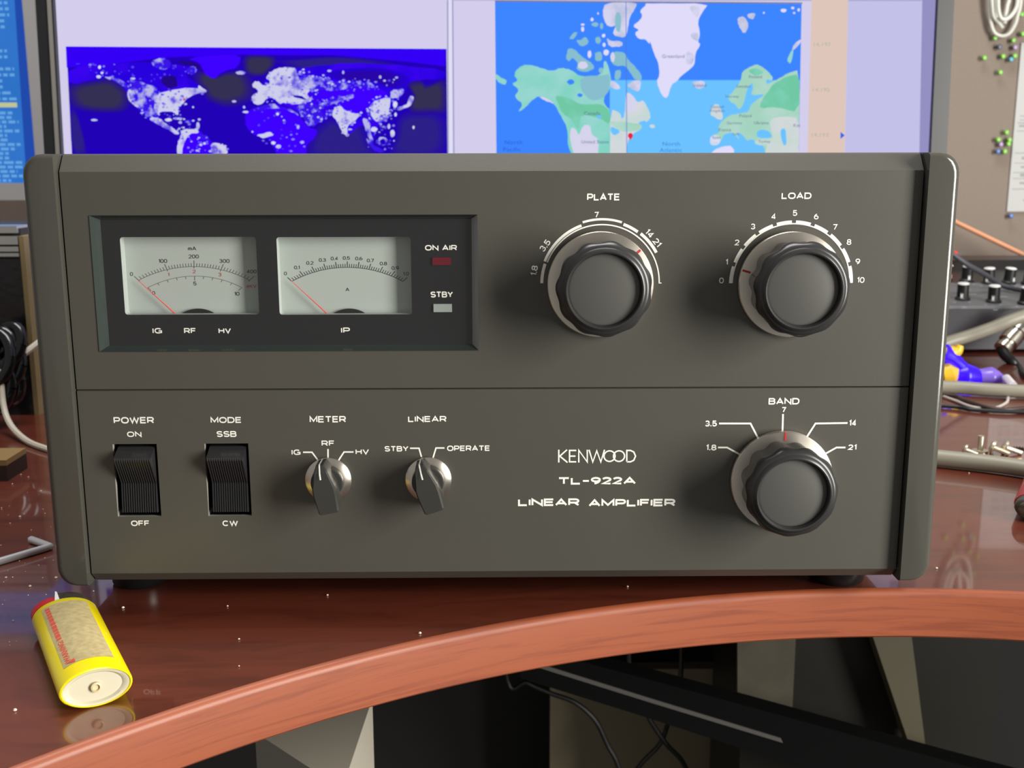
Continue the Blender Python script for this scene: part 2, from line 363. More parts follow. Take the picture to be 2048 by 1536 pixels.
def rrect(x0, z0, x1, z1, r, n=4):
    out = []
    for cx, cz, a0 in ((x1-r, z0+r, -90), (x1-r, z1-r, 0), (x0+r, z1-r, 90), (x0+r, z0+r, 180)):
        for i in range(n+1):
            a = math.radians(a0+90*i/n); out.append((cx+r*math.cos(a), cz+r*math.sin(a)))
    return out
def rect_px(pts, Y):
    q = quad_px(pts, Y); xs = [p[0] for p in q]; zs = [p[1] for p in q]
    return ((q[0][0]+q[3][0])/2, (q[2][1]+q[3][1])/2, (q[1][0]+q[2][0])/2, (q[0][1]+q[1][1])/2)
win = rect_px([(178, 429), (955, 431), (957, 701), (200, 703)], 0)
sw1 = rect_px([(227, 888), (314, 888), (322, 1033), (234, 1033)], 0)
sw2 = rect_px([(411, 887), (497, 887), (503, 1032), (415, 1032)], 0)
ZC1, ZC0 = 0.1934, 0.0169     # where the chamfers start
ZS = at_y(1000, 777, 0).z     # seam between upper and lower panel
def ring4(r): x0, z0, x1, z1 = r; return [(x0, z0), (x1, z0), (x1, z1), (x0, z1)]
fp = mb(PAINT); xa, xb = -XI+0.0007, XI-0.0007
panel_with_holes(fp, [(xa, ZS+0.0004), (xb, ZS+0.0004), (xb, ZC1), (xa, ZC1)], [ring4(win)], 0.0, 0.004, PAINT)
fp.use(PAINT); panel_with_holes(fp, [(xa, ZC0), (xb, ZC0), (xb, ZS-0.0004), (xa, ZS-0.0004)], [ring4(sw1), ring4(sw2)], 0.0, 0.0022, EDGEP)
fp.use(PAINT)
fp.add([(xa, 0, ZC1), (xb, 0, ZC1), (xb, 0.0055, ZT-0.0006), (xa, 0.0055, ZT-0.0006), (xb, 0.0068, ZT), (xa, 0.0068, ZT), (xb, 0.012, ZT), (xa, 0.012, ZT)], [(0, 1, 2, 3), (3, 2, 4, 5), (5, 4, 6, 7)])
fp.add([(xa, 0, ZC0), (xb, 0, ZC0), (xb, 0.005, ZB), (xa, 0.005, ZB), (xb, 0.012, ZB), (xa, 0.012, ZB)], [(0, 1, 2, 3), (3, 2, 4, 5)])
fp.add([(xa, 0, ZS+0.0004), (xb, 0, ZS+0.0004), (xb, 0.0012, ZS), (xa, 0.0012, ZS), (xb, 0, ZS-0.0004), (xa, 0, ZS-0.0004)], [(0, 1, 2, 3), (3, 2, 4, 5)])
front = fp.build('front_panel', amp, smooth=False, fix=False)
mb(PAINT).box((-XI, 0.0135, ZB), (XI, 0.40, ZT-0.0005)).build('case', amp, smooth=False)
# side rails: outline in x-z, outer corners rounded, front edges rolled
def rail(sx):
    r = 0.0085; out = []
    xo, xi = XW, XI
    pts = [(xi, ZB), (xo-r, ZB)]
    for i in range(1, 6): a = math.radians(-90+90*i/6); pts.append((xo-r+r*math.cos(a), ZB+r+r*math.sin(a)))
    pts.append((xo, ZB+r)); pts.append((xo, ZT-r))
    for i in range(1, 6): a = math.radians(90*i/6); pts.append((xo-r+r*math.cos(a), ZT-r+r*math.sin(a)))
    pts += [(xo-r, ZT), (xi, ZT)]
    b = mb(RAILP); n = len(pts); rings = []; R = 0.0036; zc = (ZB+ZT)/2
    for k in range(6):
        a = math.pi/2*k/5; inset = R*(1-math.sin(a)); y = -0.0042+R*(1-math.cos(a))
        ring = []
        for x, z in pts:
            ix = xi if abs(x-xi) < 1e-6 else xi+(x-xi)*(xo-xi-inset)/(xo-xi)
            iz = zc+(z-zc)*((ZT-zc)-inset*0.5)/(ZT-zc)
            ring.append(Vector((sx*ix, y, iz)))
        rings.append(ring)
    rings.append([Vector((sx*x, 0.402, z)) for x, z in pts])
    vs = [p for rg in rings for p in rg]
    fs = [(k*n+i, k*n+(i+1) % n, (k+1)*n+(i+1) % n, (k+1)*n+i) for k in range(len(rings)-1) for i in range(n)]
    fs += [tuple(range(n)), tuple(range(len(rings)*n-1, (len(rings)-1)*n-1, -1))]
    b.add(vs, fs); return b.build('side_rail', amp, angle=35)
rail(-1); rail(1)
for fx, fy in ((-0.1703, 0.0345), (0.1640, 0.0325), (-0.165, 0.36), (0.165, 0.36)):
    mb(RUBBER).lathe((fx, fy, 0), [(0.0118, 0), (0.0130, 0.0012), (0.0138, 0.010), (0.0138, ZB-0.0002)], 28, ax=(0, 0, 1)).build('foot', amp)

# --- meter window
mw = mb(FACEP); x0, z0, x1, z1 = win; yF = 0.0035
ix0, iz0, ix1, iz1 = x0+0.0032, z0+0.0022, x1-0.0026, z1-0.0020
m1 = rect_px([(241, 474), (512, 474), (518, 629), (249, 629)], yF); m2 = rect_px([(553, 474), (821, 474), (824, 629), (559, 629)], yF)
panel_with_holes(mw, [(ix0, iz0), (ix1, iz0), (ix1, iz1), (ix0, iz1)], [rrect(*m1, 0.0012), rrect(*m2, 0.0012)], yF, 0.0)
mwin = mw.build('meter_window', amp, smooth=False, fix=False)
gb = mb(GLASSEDGE)
O = [(x0, z0), (x1, z0), (x1, z1), (x0, z1)]; Iq = [(ix0, iz0), (ix1, iz0), (ix1, iz1), (ix0, iz1)]
gb.add([Vector((p[0], -0.0004, p[1])) for p in O]+[Vector((p[0], yF-0.0001, p[1])) for p in Iq]+[Vector((p[0], yF, p[1])) for p in O], [(i, (i+1) % 4, 4+(i+1) % 4, 4+i) for i in (0, 2, 3)]+[(i, (i+1) % 4, 8+(i+1) % 4, 8+i) for i in range(4)])
gb.use(mat('glass edge with painted reflection', (150, 154, 156), 0.2)).add([Vector((O[1][0], -0.0004, O[1][1])), Vector((O[2][0], -0.0004, O[2][1])), Vector((Iq[2][0], yF-0.0001, Iq[2][1])), Vector((Iq[1][0], yF-0.0001, Iq[1][1]))], [(0, 1, 2, 3)])  # right bevel: its bright reflection is put into a paler colour
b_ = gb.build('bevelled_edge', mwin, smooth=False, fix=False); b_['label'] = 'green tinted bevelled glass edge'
mb(GLASS).add([Vector((ix0-0.0022, 0.0016, iz0-0.0014)), Vector((ix1+0.0014, 0.0016, iz0-0.0014)), Vector((ix1+0.0014, 0.0016, iz1+0.0014)), Vector((ix0-0.0022, 0.0016, iz1+0.0014))], [(0, 1, 2, 3)]).build('glass_pane', mwin, smooth=False)
lt = mb(PRINT); yT = yF-0.0001
for s, bx in (('IG', (305, 656, 324, 667)), ('RF', (368, 656, 392, 667)), ('HV', (437, 656, 462, 667)), ('IP', (682, 655, 700, 666)), ('ON AIR', (850, 490, 914, 501)), ('STBY', (861, 583, 906, 595))): ptxt(lt, s, bx, yT)
lt.build('lettering', mwin, smooth=False, fix=False)
for bx, c, nm, lb in (((865, 515, 902, 530), (96, 8, 26), 'indicator_lamp', 'dark red indicator lamp under ON AIR'), ((867, 608, 904, 624), (150, 158, 154), 'indicator_lamp', 'pale grey indicator lamp under STBY')):
    a, b2 = at_y(bx[0], bx[1], yF-0.0006), at_y(bx[2], bx[3], yF-0.0006)
    o = mb(mat('lamp %d' % c[0], c, 0.3)).box((a.x, yF-0.0008, b2.z), (b2.x, yF+0.001, a.z)).build(nm, mwin, smooth=False); o['label'] = lb

# --- meters (dial recessed behind the window)
yD = 0.0088
def crop(ox, oy, s): return lambda x, y: (ox+x/s, oy+y/s)
def meter(rect, draw, hub, needle, lab):
    x0, z0, x1, z1 = rect
    L = rrect(x0, z0, x1, z1, 0.0012); n = len(L); b = mb(DIAL)
    b.poly([Vector((p[0], yD, p[1])) for p in L])
    b.add([Vector((p[0], yF, p[1])) for p in L]+[Vector((p[0], yD, p[1])) for p in L], [(i, (i+1) % n, n+(i+1) % n, n+i) for i in range(n)])
    o = b.build('meter', amp, smooth=False); o['label'] = lab
    d = MB(); draw(d); d.build('scale', o, smooth=False, fix=False)
    hb = mb(mat('meter hub', (26, 26, 27), 0.4)); (cx, cy), top_, half = hub
    amin = math.degrees(math.asin((cy-half)/top_))
    P = [at_y(cx+top_*math.cos(math.radians(amin+(180-2*amin)*i/18)), cy-top_*math.sin(math.radians(amin+(180-2*amin)*i/18)), yD-0.0012) for i in range(19)]
    hb.prism(P, (0, 0.0011, 0)); hb.build('hub', o, smooth=False)
    a, c = at_y(*needle[0], yD-0.0022), at_y(*needle[1], yD-0.0022)
    mb(NEEDLE).tube([a, c], [0.00012, 0.00028], 6).build('needle', o)
yS = yD-0.0001
def scale_fn(C, chord, piv, half, ndiv, major, lmaj, lmin, inside, wpx, amax, m_):
    """arc circle centre / radius in crop px; ticks point at the needle pivot"""
    def fn(d, T):
        d.use(m_)
        cx, cy, r = C
        pts = []
        def onarc(ang):
            dx, dy = math.sin(math.radians(ang)), -math.cos(math.radians(ang))
            ax, ay = piv[0]-cx, piv[1]-cy; B = ax*dx+ay*dy; t = -B+math.sqrt(B*B-(ax*ax+ay*ay-r*r))
            return piv[0]+dx*t, piv[1]+dy*t, dx, dy
        N = 48
        stroke(d, [T(*onarc(-amax+2*amax*i/N)[:2]) for i in range(N+1)], wpx, yS)
        for i in range(ndiv+1):
            x, y, dx, dy = onarc(-amax+2*amax*i/ndiv); mj = i % major == 0
            l = lmaj if mj else lmin; q = inside if mj else 0
            stroke(d, [T(x-dx*q, y-dy*q), T(x+dx*l, y+dy*l)], wpx*(1.25 if mj else 1), yS)
    return fn
T1 = crop(220, 440, 6.4); T2 = crop(540, 440, 4.876)
def draw1(d):
    scale_fn((1077, 2125, 1528), 0, (1077, 1415), 0, 40, 10, 78, 44, 22, 0.9, 47.8, INKL)(d, T1)
    scale_fn((1090, 2021, 1303), 0, (1085, 1415), 0, 10, 5, -58, -34, 0, 0.8, 47.6, INKL)(d, T1)
    d.use(INK)
    for s, x, y, h in (('mA', 384.5, 497, 8.5), ('100', 326, 522, 8.5), ('200', 387.5, 513, 8.5), ('300', 449, 522, 8.5), ('400', 503, 543, 8), ('0', 263, 548, 8), ('5', 390, 567, 8.5), ('0', 307.5, 586, 8), ('10', 474, 587.5, 8.5)): ctxt(d, s, x, y, h*0.9, yS, bold=0.14)
    d.use(INKR)
    for s, x, y, h in (('1', 337.5, 549, 8), ('2', 388.5, 543, 8), ('3', 440, 549, 8.5), ('4KV', 502.5, 572.5, 7.5)): ctxt(d, s, x, y, h*0.9, yS, bold=0.14)
def draw2(d):
    scale_fn((755, 1602, 1140), 0, (755, 1087), 0, 50, 5, 58, 34, 0, 0.95, 47.9, INK)(d, T2)
    for s, x, y in (('0', 571, 547), ('0.1', 594, 535), ('0.2', 620, 526), ('0.3', 645, 520), ('0.4', 669, 517), ('0.5', 693, 516), ('0.6', 718, 517), ('0.7', 741, 521), ('0.8', 767, 527), ('0.9', 790.5, 536), ('1.0', 812, 547.5), ('A', 695, 579)): ctxt(d, s, x, y, 7.0, yS, bold=0.14)
meter(m1, draw1, ((395.8, 678.6), 61, 628.6), ((276, 560.5), (353, 630)), 'left meter reading mA and KV')
meter(m2, draw2, ((698.6, 675.5), 58, 628.6), ((582, 561), (656, 629)), 'right meter reading amps')

# --- printed legends on the front panel
yP = -0.00012
def legend(words, lines, rings=(), rotated=()):
    d = mb(PRINT)
    for s, bx in words: ptxt(d, s, bx, yP)
    for pts in lines: stroke(d, pts[0], pts[1], yP)
    for a in rings: arc_band(d, *a, yP)
    for s, x, y, h, rot in rotated: ctxt(d, s, x, y, h, yP, rot)
    return d.build('lettering', front, smooth=False, fix=False)
K = (at_y(1300, 566, 0).x-at_y(1200, 566, 0).x)/100      # metres per pixel on the panel
cP = at_y(1202.5, 566, 0); cL = at_y(1581.7, 566, 0); cB = at_y(1565.5, 962, 0)
legend([('PLATE', (1174, 387, 1240, 401))], [([(1317, 566), (1323, 566)], 2)],
       [(cP, 115.8*K, 121.8*K, 161, 180), (cP, 118.3*K, 123.6*K, 109.7, 159), (cP, 124*K, 128.4*K, 72, 107.8), (cP, 120.6*K, 126.4*K, 55, 70), (cP, 121.2*K, 127.2*K, 29, 51.9), (cP, 114.4*K, 117*K, 0, 159)],
       [('7', 1193, 429.5, 11.5, 2), ('3.5', 1090, 491, 12.5, 53), ('1.8', 1068.5, 541, 12.5, 80), ('14', 1299, 467, 12.5, -46), ('21', 1314, 485, 12.5, -50)])
rg = [(cL, 116.6*K, 119*K, 0, 180)]
for i in range(10): rg.append((cL, 118.8*K, 124.2*K, 180-18*i-(0 if i == 0 else 1.9), 162-18*i+(0 if i == 9 else 1.9)))
nums = [(1443, 561), (1453.5, 524), (1474, 485), (1506, 453), (1547, 433), (1590, 426), (1632.5, 433), (1670, 454), (1698, 484), (1715.5, 523), (1721.5, 560)]
legend([('LOAD', (1563, 385, 1623, 398))], [], rg, [(str(i), x, y, 11.5, 0) for i, (x, y) in enumerate(nums)])
legend([('BAND', (1537, 796, 1599, 809)), ('7', (1563, 814, 1572, 825)), ('3.5', (1410, 841, 1434, 853)), ('14', (1698, 840, 1713, 852)), ('1.8', (1412, 889, 1433, 901)), ('21', (1696, 889, 1713, 900))],
       [([(1438, 847), (1501, 847), (1516, 876)], 3.6), ([(1566, 828), (1565, 863)], 3.6), ([(1613, 875), (1631, 847), (1695, 846)], 3.6), ([(1436, 895), (1454, 895), (1480, 909)], 3.4), ([(1648, 909), (1673, 895), (1691, 895)], 3.4)])
legend([('METER', (619, 832, 692, 845)), ('IG', (583, 899, 601, 910)), ('RF', (643, 881, 669, 892)), ('HV', (711, 898, 738, 909))],
       [([(606, 904.5), (624, 904.5), (637, 922)], 3), ([(656, 898), (656, 916)], 3), ([(707, 904), (688, 904), (675, 924)], 3)])
legend([('LINEAR', (816, 832, 893, 844)), ('STBY', (769, 892, 817, 903)), ('OPERATE', (894, 891, 980, 902))],
       [([(820, 896.5), (838, 896.5), (843, 914)], 3), ([(889, 896), (872, 896), (865, 919)], 3)])
legend([('POWER', (227, 834, 308, 847)), ('ON', (254, 863, 283, 874)), ('OFF', (262, 1041, 299, 1052))], [])
legend([('MODE', (421, 834, 483, 846)), ('SSB', (433, 862, 473, 874)), ('CW', (445, 1041, 476, 1052))], [])
d = mb(PRINT)
# maker's name in thin condensed capitals, overlapping round letters
def kenwood(d):
    x = 1116.0; yt, yb = 899.5, 925.0; W = 3.0; ym = (yt+yb)/2
    nk = [0]
    def st(*p): nk[0] += 1; stroke(d, list(p), W, yP-0.000012*(nk[0] % 4))
    def O(cx, rx):
        nk[0] += 1; c = at_y(cx, ym, yP); c.y -= 0.000012*(nk[0] % 4); kx = rx*K; kz = (yb-yt)/2*K*1.0; n = 40; vs = []
        for i in range(n):
            a = 2*math.pi*i/n
            for r in (-W/2*K, W/2*K): vs.append(Vector((c.x+(kx+r)*math.cos(a), c.y, c.z+(kz+r-W/2*K)*math.sin(a))))
        d.add(vs, [(2*i, 2*i+1, (2*i+3) % (2*n), (2*i+2) % (2*n)) for i in range(n)])
    st((1117.5, yt), (1117.5, yb)); st((1134, yt), (1119.5, ym), (1135, yb))
    st((1152.5, yt+1.4), (1139, yt+1.4), (1139, yb-1.4), (1152.5, yb-1.4)); st((1139, ym), (1151, ym))
    st((1157.5, yb), (1157.5, yt+1), (1174.5, yb-1), (1174.5, yt))
    st((1178, yt), (1185.5, yb-1), (1193.5, yt+2), (1201.5, yb-1), (1209, yt))
    O(1219, 11.4); O(1238, 11.4)
    st((1253.5, yb-1.4), (1253.5, yt+1.4), (1261, yt+1.4), (1267.5, yt+4.5), (1271, ym), (1267.5, yb-4.5), (1261, yb-1.4), (1253.5, yb-1.4))
kenwood(d)
ptxt(d, 'TL-922A', (1116, 954, 1272, 969), yP, 0.25, 0.04); ptxt(d, 'LINEAR', (1036, 997, 1159, 1012), yP, 0.25, 0.04); ptxt(d, 'AMPLIFIER', (1177, 998, 1351, 1013), yP, 0.25, 0.04)
d.build('lettering', front, smooth=False, fix=False)

# --- big control knobs
def big_knob(c, mark, lab, ph=0.0):
    """c: centre on the panel; mark: angle of the red index in degrees"""
    c = Vector((c.x, 0, c.z)); nl = 11
    prof = [(0.0150, 0.0042), (0.0186, 0.0044), (0.0189, 0.0060), (0.0191, 0.0150), (0.0196, 0.0172), (0.0199, 0.0180), (0.0199, 0.0196), (0.0193, 0.0212), (0.0184, 0.0222), (0.0176, 0.0228), (0.0172, 0.0229), (0.0166, 0.0236), (0.0158, 0.0240), (0.0153, 0.0239), (0.0149, 0.0232), (0.0146, 0.0208)]
    def mod(j, a):
        s = {1: 1, 2: 1, 3: 1, 4: 0.9, 5: 0.7, 6: 0.5, 7: 0.2}.get(j, 0)
        q = 0.5+0.5*math.cos(nl*a+ph); return 1-0.075*s*(q**1.3)
    b = mb(KNOBP); b.lathe(c, prof, 132, mod=mod); o = b.build('tuning_knob', amp, angle=28); o['label'] = lab
    s = mb(ALU); s.lathe(c, [(0.0212, 0.0008), (0.0224, 0.0010), (0.0225, 0.0032), (0.0222, 0.0036), (0.0150, 0.0043)], 96); q = s.build('skirt', o, angle=25); q['label'] = 'silver metal skirt ring'
    cp = mb(CAPP); cp.lathe(c, [(0.0146, 0.0205), (0.0146, 0.0214), (0.0137, 0.0217), (0.0, 0.0217)], 72); cp.build('cap', o)
    a = math.radians(mark); e = Vector((math.cos(a), 0, math.sin(a))); t = Vector((-math.sin(a), 0, math.cos(a)))
    ctr = c+e*0.0205+Vector((0, -0.0040, 0)); h = 0.00045
    mk = mb(REDMARK).add([ctr+e*0.0017-t*h+Vector((0, 0.0002, 0)), ctr+e*0.0017+t*h+Vector((0, 0.0002, 0)), ctr-e*0.0018+t*h+Vector((0, -0.00025, 0)), ctr-e*0.0018-t*h+Vector((0, -0.00025, 0))], [(0, 1, 2, 3)])
    mk.build('index_mark', o, smooth=False)
big_knob(Vector((at_y(1201, 569, -0.003).x, 0, at_y(1201, 569.5, -0.003).z)), 41.5, 'round black knob marked PLATE', 0.4)
big_knob(Vector((at_y(1583, 569, -0.003).x, 0, at_y(1583, 569.5, -0.003).z)), 163.5, 'round black knob marked LOAD', 1.3)
big_knob(Vector((at_y(1564, 962, -0.003).x, 0, at_y(1564, 962, -0.003).z)), 89, 'round black knob marked BAND', 2.1)

# --- pointer selector knobs
def selector(px, py, tilt, lab):
    p = at_y(px, py, -0.001); c = Vector((p.x, 0, p.z)); a = math.radians(tilt)
    ex = Vector((math.cos(a), 0, math.sin(a))); ez = Vector((-math.sin(a), 0, math.cos(a)))
    P = lambda u, v, h: c+ex*u+ez*v+Vector((0, -h, 0))
    plan = [(-0.0017, 0.0100), (0.0017, 0.0100), (0.0029, 0.0074), (0.0049, 0.0004), (0.0050, -0.0030), (0.0044, -0.0105), (0.0034, -0.0112), (-0.0034, -0.0112), (-0.0044, -0.0105), (-0.0050, -0.0030), (-0.0049, 0.0004), (-0.0029, 0.0074)]
    n = len(plan); b = mb(mat('dark pointer knob', (52, 51, 48), 0.35))
    h = lambda v: 0.0122 if v > 0.009 else (0.0150 if v > 0.006 else 0.0165)
    rings = [[P(u, v, 0.0026) for u, v in plan], [P(u, v, h(v)-0.0012) for u, v in plan], [P(u*0.86, v*0.965, h(v)) for u, v in plan]]
    b.add([q for r in rings for q in r], [(k*n+i, k*n+(i+1) % n, (k+1)*n+(i+1) % n, (k+1)*n+i) for k in range(2) for i in range(n)])
    top_ = rings[2]; b.add(top_, [(0, 1, 2, 11), (2, 3, 10, 11), (3, 4, 9, 10), (4, 5, 8, 9), (5, 6, 7, 8)])
    b.lathe(c, [(0.0072, 0.0018), (0.0070, 0.0062), (0.0066, 0.0068), (0, 0.0068)], 40)
    o = b.build('selector_knob', amp, angle=22); o['label'] = lab
    s = mb(ALU); s.lathe(c, [(0.0098, 0.0004), (0.0101, 0.0008), (0.0101, 0.0018), (0.0097, 0.0022), (0.0076, 0.0030), (0.0070, 0.0030)], 64); q = s.build('skirt', o, angle=25); q['label'] = 'silver metal ring'
    w_ = 0.00032; e = 0.0002
    ln = mb(PRINT)
    tv = 0.0100
    L = [P(0, tv+e, 0.0028), P(0, tv+e, 0.0118), P(0, 0.0098, 0.0126), P(0, 0.0070, 0.0156), P(0, 0.0046, 0.0168)]
    vs = [q+ex*w_*sg+Vector((0, -0.0001, 0)) for q in L for sg in (-1, 1)]
    ln.add(vs, [(2*i, 2*i+1, 2*i+3, 2*i+2) for i in range(len(L)-1)]); ln.build('pointer_line', o, smooth=False)
selector(657, 959.5, 11, 'pointer knob marked METER')
selector(857, 958.5, 18, 'pointer knob marked LINEAR')

# --- rocker switches
def rocker(r, lab):
    x0, z0, x1, z1 = r; H = z1-z0; g = 0.0012
    well = mb(mat('switch well black', (10, 10, 11), 0.6)); yb = 0.009
    ysides = [(x0, z0), (x1, z0), (x1, z1), (x0, z1)]
    well.add([Vector((p[0], 0.0022, p[1])) for p in ysides]+[Vector((p[0], yb, p[1])) for p in ysides], [(i, (i+1) % 4, 4+(i+1) % 4, 4+i) for i in range(4)]+[(4, 5, 6, 7)])
    o = well.build('rocker_switch', amp, smooth=False, fix=False); o['label'] = lab
    # side profile (y, z): top shelf, nose, crease, lower lip
    prof = [(0.006, z1-0.0010), (0.0012, z1-0.0016), (-0.0058, z1-0.0050), (-0.0064, z1-0.0062), (0.0006, z0+H*0.455), (-0.0002, z0+H*0.20), (-0.0006, z0+0.0020), (0.007, z0+0.0016)]
    xa, xb = x0+g*1.6, x1-g; nr = 16; xs = []; dep = []
    for i in range(nr):
        a = xa+(xb-xa)*i/nr; wd = (xb-xa)/nr
        xs += [a, a+wd*0.22, a+wd*0.50, a+wd*0.72]; dep += [0.0009, 0.0009, 0.0, 0.0]
    xs.append(xb); dep.append(0.0)
    b = mb(mat('rocker black plastic', (44, 44, 46), 0.2)); n = len(prof); N = len(xs)
    vs = []
    for x, dd in zip(xs, dep):
        for j, (y, z) in enumerate(prof):
            k = dd if 4 <= j <= 6 else (dd*0.6 if j == 3 else 0)
            vs.append(Vector((x, y+k, z)))
    fs = [(i*n+j, i*n+j+1, (i+1)*n+j+1, (i+1)*n+j) for i in range(N-1) for j in range(n-1)]
    fs += [tuple(range(n)), tuple(range((N-1)*n, N*n))]
    b.add(vs, fs); b.build('rocker', o, smooth=False)
rocker(sw1, 'ribbed black rocker switch marked POWER'); rocker(sw2, 'ribbed black rocker switch marked MODE')

# ------------------------------------------------------------------ big monitor behind
TILT = math.radians(3.7)
P0 = Vector((0, 0.515, 0.25)); NM = Vector((0, -math.cos(TILT), math.sin(TILT)))      # faces the viewer, leaning back
MX, MZ = Vector((1, 0, 0)), Vector((0, math.sin(TILT), math.cos(TILT)))
def ms(px, py, lift=0.0):
    return at_p(px, py, P0, NM)+NM*lift
def mxy(px, py):
    d = ms(px, py)-P0; return d.dot(MX), d.dot(MZ)
def mp(x, z, lift=0.0): return P0+MX*x+MZ*z+NM*lift
lx = (mxy(76, 0)[0]+mxy(94, 305)[0])/2; rx = (mxy(1902, 0)[0]+mxy(1890, 300)[0])/2
slx = (mxy(110, 0)[0]+mxy(129, 305)[0])/2; srx = (mxy(1868, 0)[0]+mxy(1860, 300)[0])/2
zb, zt, szb, szt = -0.13, 0.335, -0.115, 0.318
mon = thing('monitor', (0, 0.56, 0), 'large black-framed monitor behind the amplifier showing two world maps', 'monitor')
BEZ = mat('black monitor bezel', (25, 26, 31), 0.4)
b = mb(BEZ)
o4 = [(lx, zb), (rx, zb), (rx, zt), (lx, zt)]; i4 = [(slx, szb), (srx, szb), (srx, szt), (slx, szt)]
b.add([mp(*p, 0.006) for p in o4]+[mp(*p, 0.006) for p in i4]+[mp(*p, -0.03) for p in o4]+[mp(*p, -0.001) for p in i4], [(i, (i+1) % 4, 4+(i+1) % 4, 4+i) for i in range(4)]+[(i, (i+1) % 4, 8+(i+1) % 4, 8+i) for i in range(4)]+[(4+i, 4+(i+1) % 4, 12+(i+1) % 4, 12+i) for i in range(4)]+[(8, 9, 10, 11)])
bez = b.build('bezel', mon, smooth=False)
tr = mb(mat('bezel bright trim', (176, 172, 166), 0.18, 0.8)); q = 0.0022
tr.add([mp(slx-0.0044, szb, 0.0063), mp(slx-0.0012, szb, 0.0063), mp(slx-0.0012, szt, 0.0063), mp(slx-0.0044, szt, 0.0063), mp(slx-0.0044, szb, 0.0075), mp(slx-0.0012, szb, 0.0066), mp(slx-0.0012, szt, 0.0066), mp(slx-0.0044, szt, 0.0075)], [(4, 5, 6, 7), (0, 1, 5, 4), (1, 2, 6, 5), (2, 3, 7, 6), (3, 0, 4, 7)]).build('trim_strip', bez, smooth=False)
st = mb(BEZ); st.box((-0.14, 0.50, 0), (0.14, 0.68, 0.012)); st.box((-0.035, 0.60, 0.012), (0.035, 0.63, 0.30)); st.box((-0.05, 0.535, 0.22), (0.05, 0.60, 0.29)); st.build('stand', mon, smooth=False)
scr = mb(glow('screen white', (212, 206, 236))).add([mp(*p) for p in i4], [(0, 1, 2, 3)]).build('screen', mon, smooth=False)
def lay(mbx, m_, pts, lift):
    mbx.use(m_).poly([ms(x, y, lift) for x, y in pts])
def ell(cx, cy, rx_, ry_, n=14, jag=0.12):
    return [(cx+rx_*math.cos(2*math.pi*i/n)*(1+random.uniform(-jag, jag)), cy+ry_*math.sin(2*math.pi*i/n)*(1+random.uniform(-jag, jag))) for i in range(n)]
def chaikin(pts, it=1):
    for _ in range(it):
        o = []
        for i in range(len(pts)):
            (x0, y0), (x1, y1) = pts[i], pts[(i+1) % len(pts)]
            o += [(x0*0.78+x1*0.22, y0*0.78+y1*0.22), (x0*0.22+x1*0.78, y0*0.22+y1*0.78)]
        pts = o
    return pts
def inside(p, pts):
    r = False; n = len(pts)
    for i in range(n):
        (x0, y0), (x1, y1) = pts[i], pts[i-1]
        if (y0 > p[1]) != (y1 > p[1]) and p[0] < (x1-x0)*(p[1]-y0)/(y1-y0)+x0: r = not r
    return r
def soft(mbx, name, c0, c1, pts, lift, n=6, grow=1.16):
    cx = sum(p[0] for p in pts)/len(pts); cy = sum(p[1] for p in pts)/len(pts)
    q = chaikin(pts, 2)
    for k in range(n):
        t = (k+1)/n; g = grow-(grow-0.72)*k/(n-1)
        lay(mbx, glow('%s %d' % (name, k), tuple(a+(b-a)*t for a, b in zip(c0, c1))), [(min(892.5, max(134+(cy+(y-cy)*g-93)*0.045, cx+(x-cx)*g)), cy+(y-cy)*g) for x, y in q], lift+0.00003*k)
def rough(pts, amp_, sub=3):
    """break a traced coast line up a little"""
    pts = chaikin(pts); sub = 2
    out = []; n = len(pts)
    for i in range(n):
        (x0, y0), (x1, y1) = pts[i], pts[(i+1) % n]
        for k in range(sub):
            t = k/sub; j = amp_ if k else 0
            out.append((x0+(x1-x0)*t+random.uniform(-j, j), y0+(y1-y0)*t+random.uniform(-j, j)))
    return out
A = lambda pts: [(130+x*0.19043, 90+y*0.19043) for x, y in pts]
B = lambda pts: [(490+x*0.20508, 90+y*0.20508) for x, y in pts]
C_ = lambda pts: [(980+x*0.20177, x*0+y*0.20177) for x, y in pts]
D_ = lambda pts: [(1290+x*0.20187, y*0.20187) for x, y in pts]
# window frames drawn on the screen
fr = MB(); G1 = glow('screen grey line', (150, 150, 188)); G2 = glow('screen pale', (224, 222, 246)); G3 = glow('screen lilac margin', (148, 144, 194)); G4 = glow('screen pale lilac', (196, 193, 232))
lay(fr, G1, [(894, 0), (896.5, 0), (897.5, 320), (895, 320)], 0.0003); lay(fr, G2, [(897, 0), (904, 0), (906, 320), (898, 320)], 0.0003); lay(fr, G1, [(904, 0), (906.5, 0), (909, 320), (906.5, 320)], 0.0003)
lay(fr, G1, [(904, 0), (1843, 0), (1843, 1.8), (904, 1.2)], 0.0004); lay(fr, G4, [(1697, -40), (1846, -40), (1839, 330), (1689, 330)], 0.0002); lay(fr, G3, [(1845, -40), (1872, -40), (1864, 330), (1838, 330)], 0.0003)
lay(fr, glow('screen grey edge', (120, 120, 150)), [(990, 1.5), (1604, 5.5), (1604, 8.0), (990, 4.0)], 0.0009)
fr.build('window_frame', scr, smooth=False, fix=False)
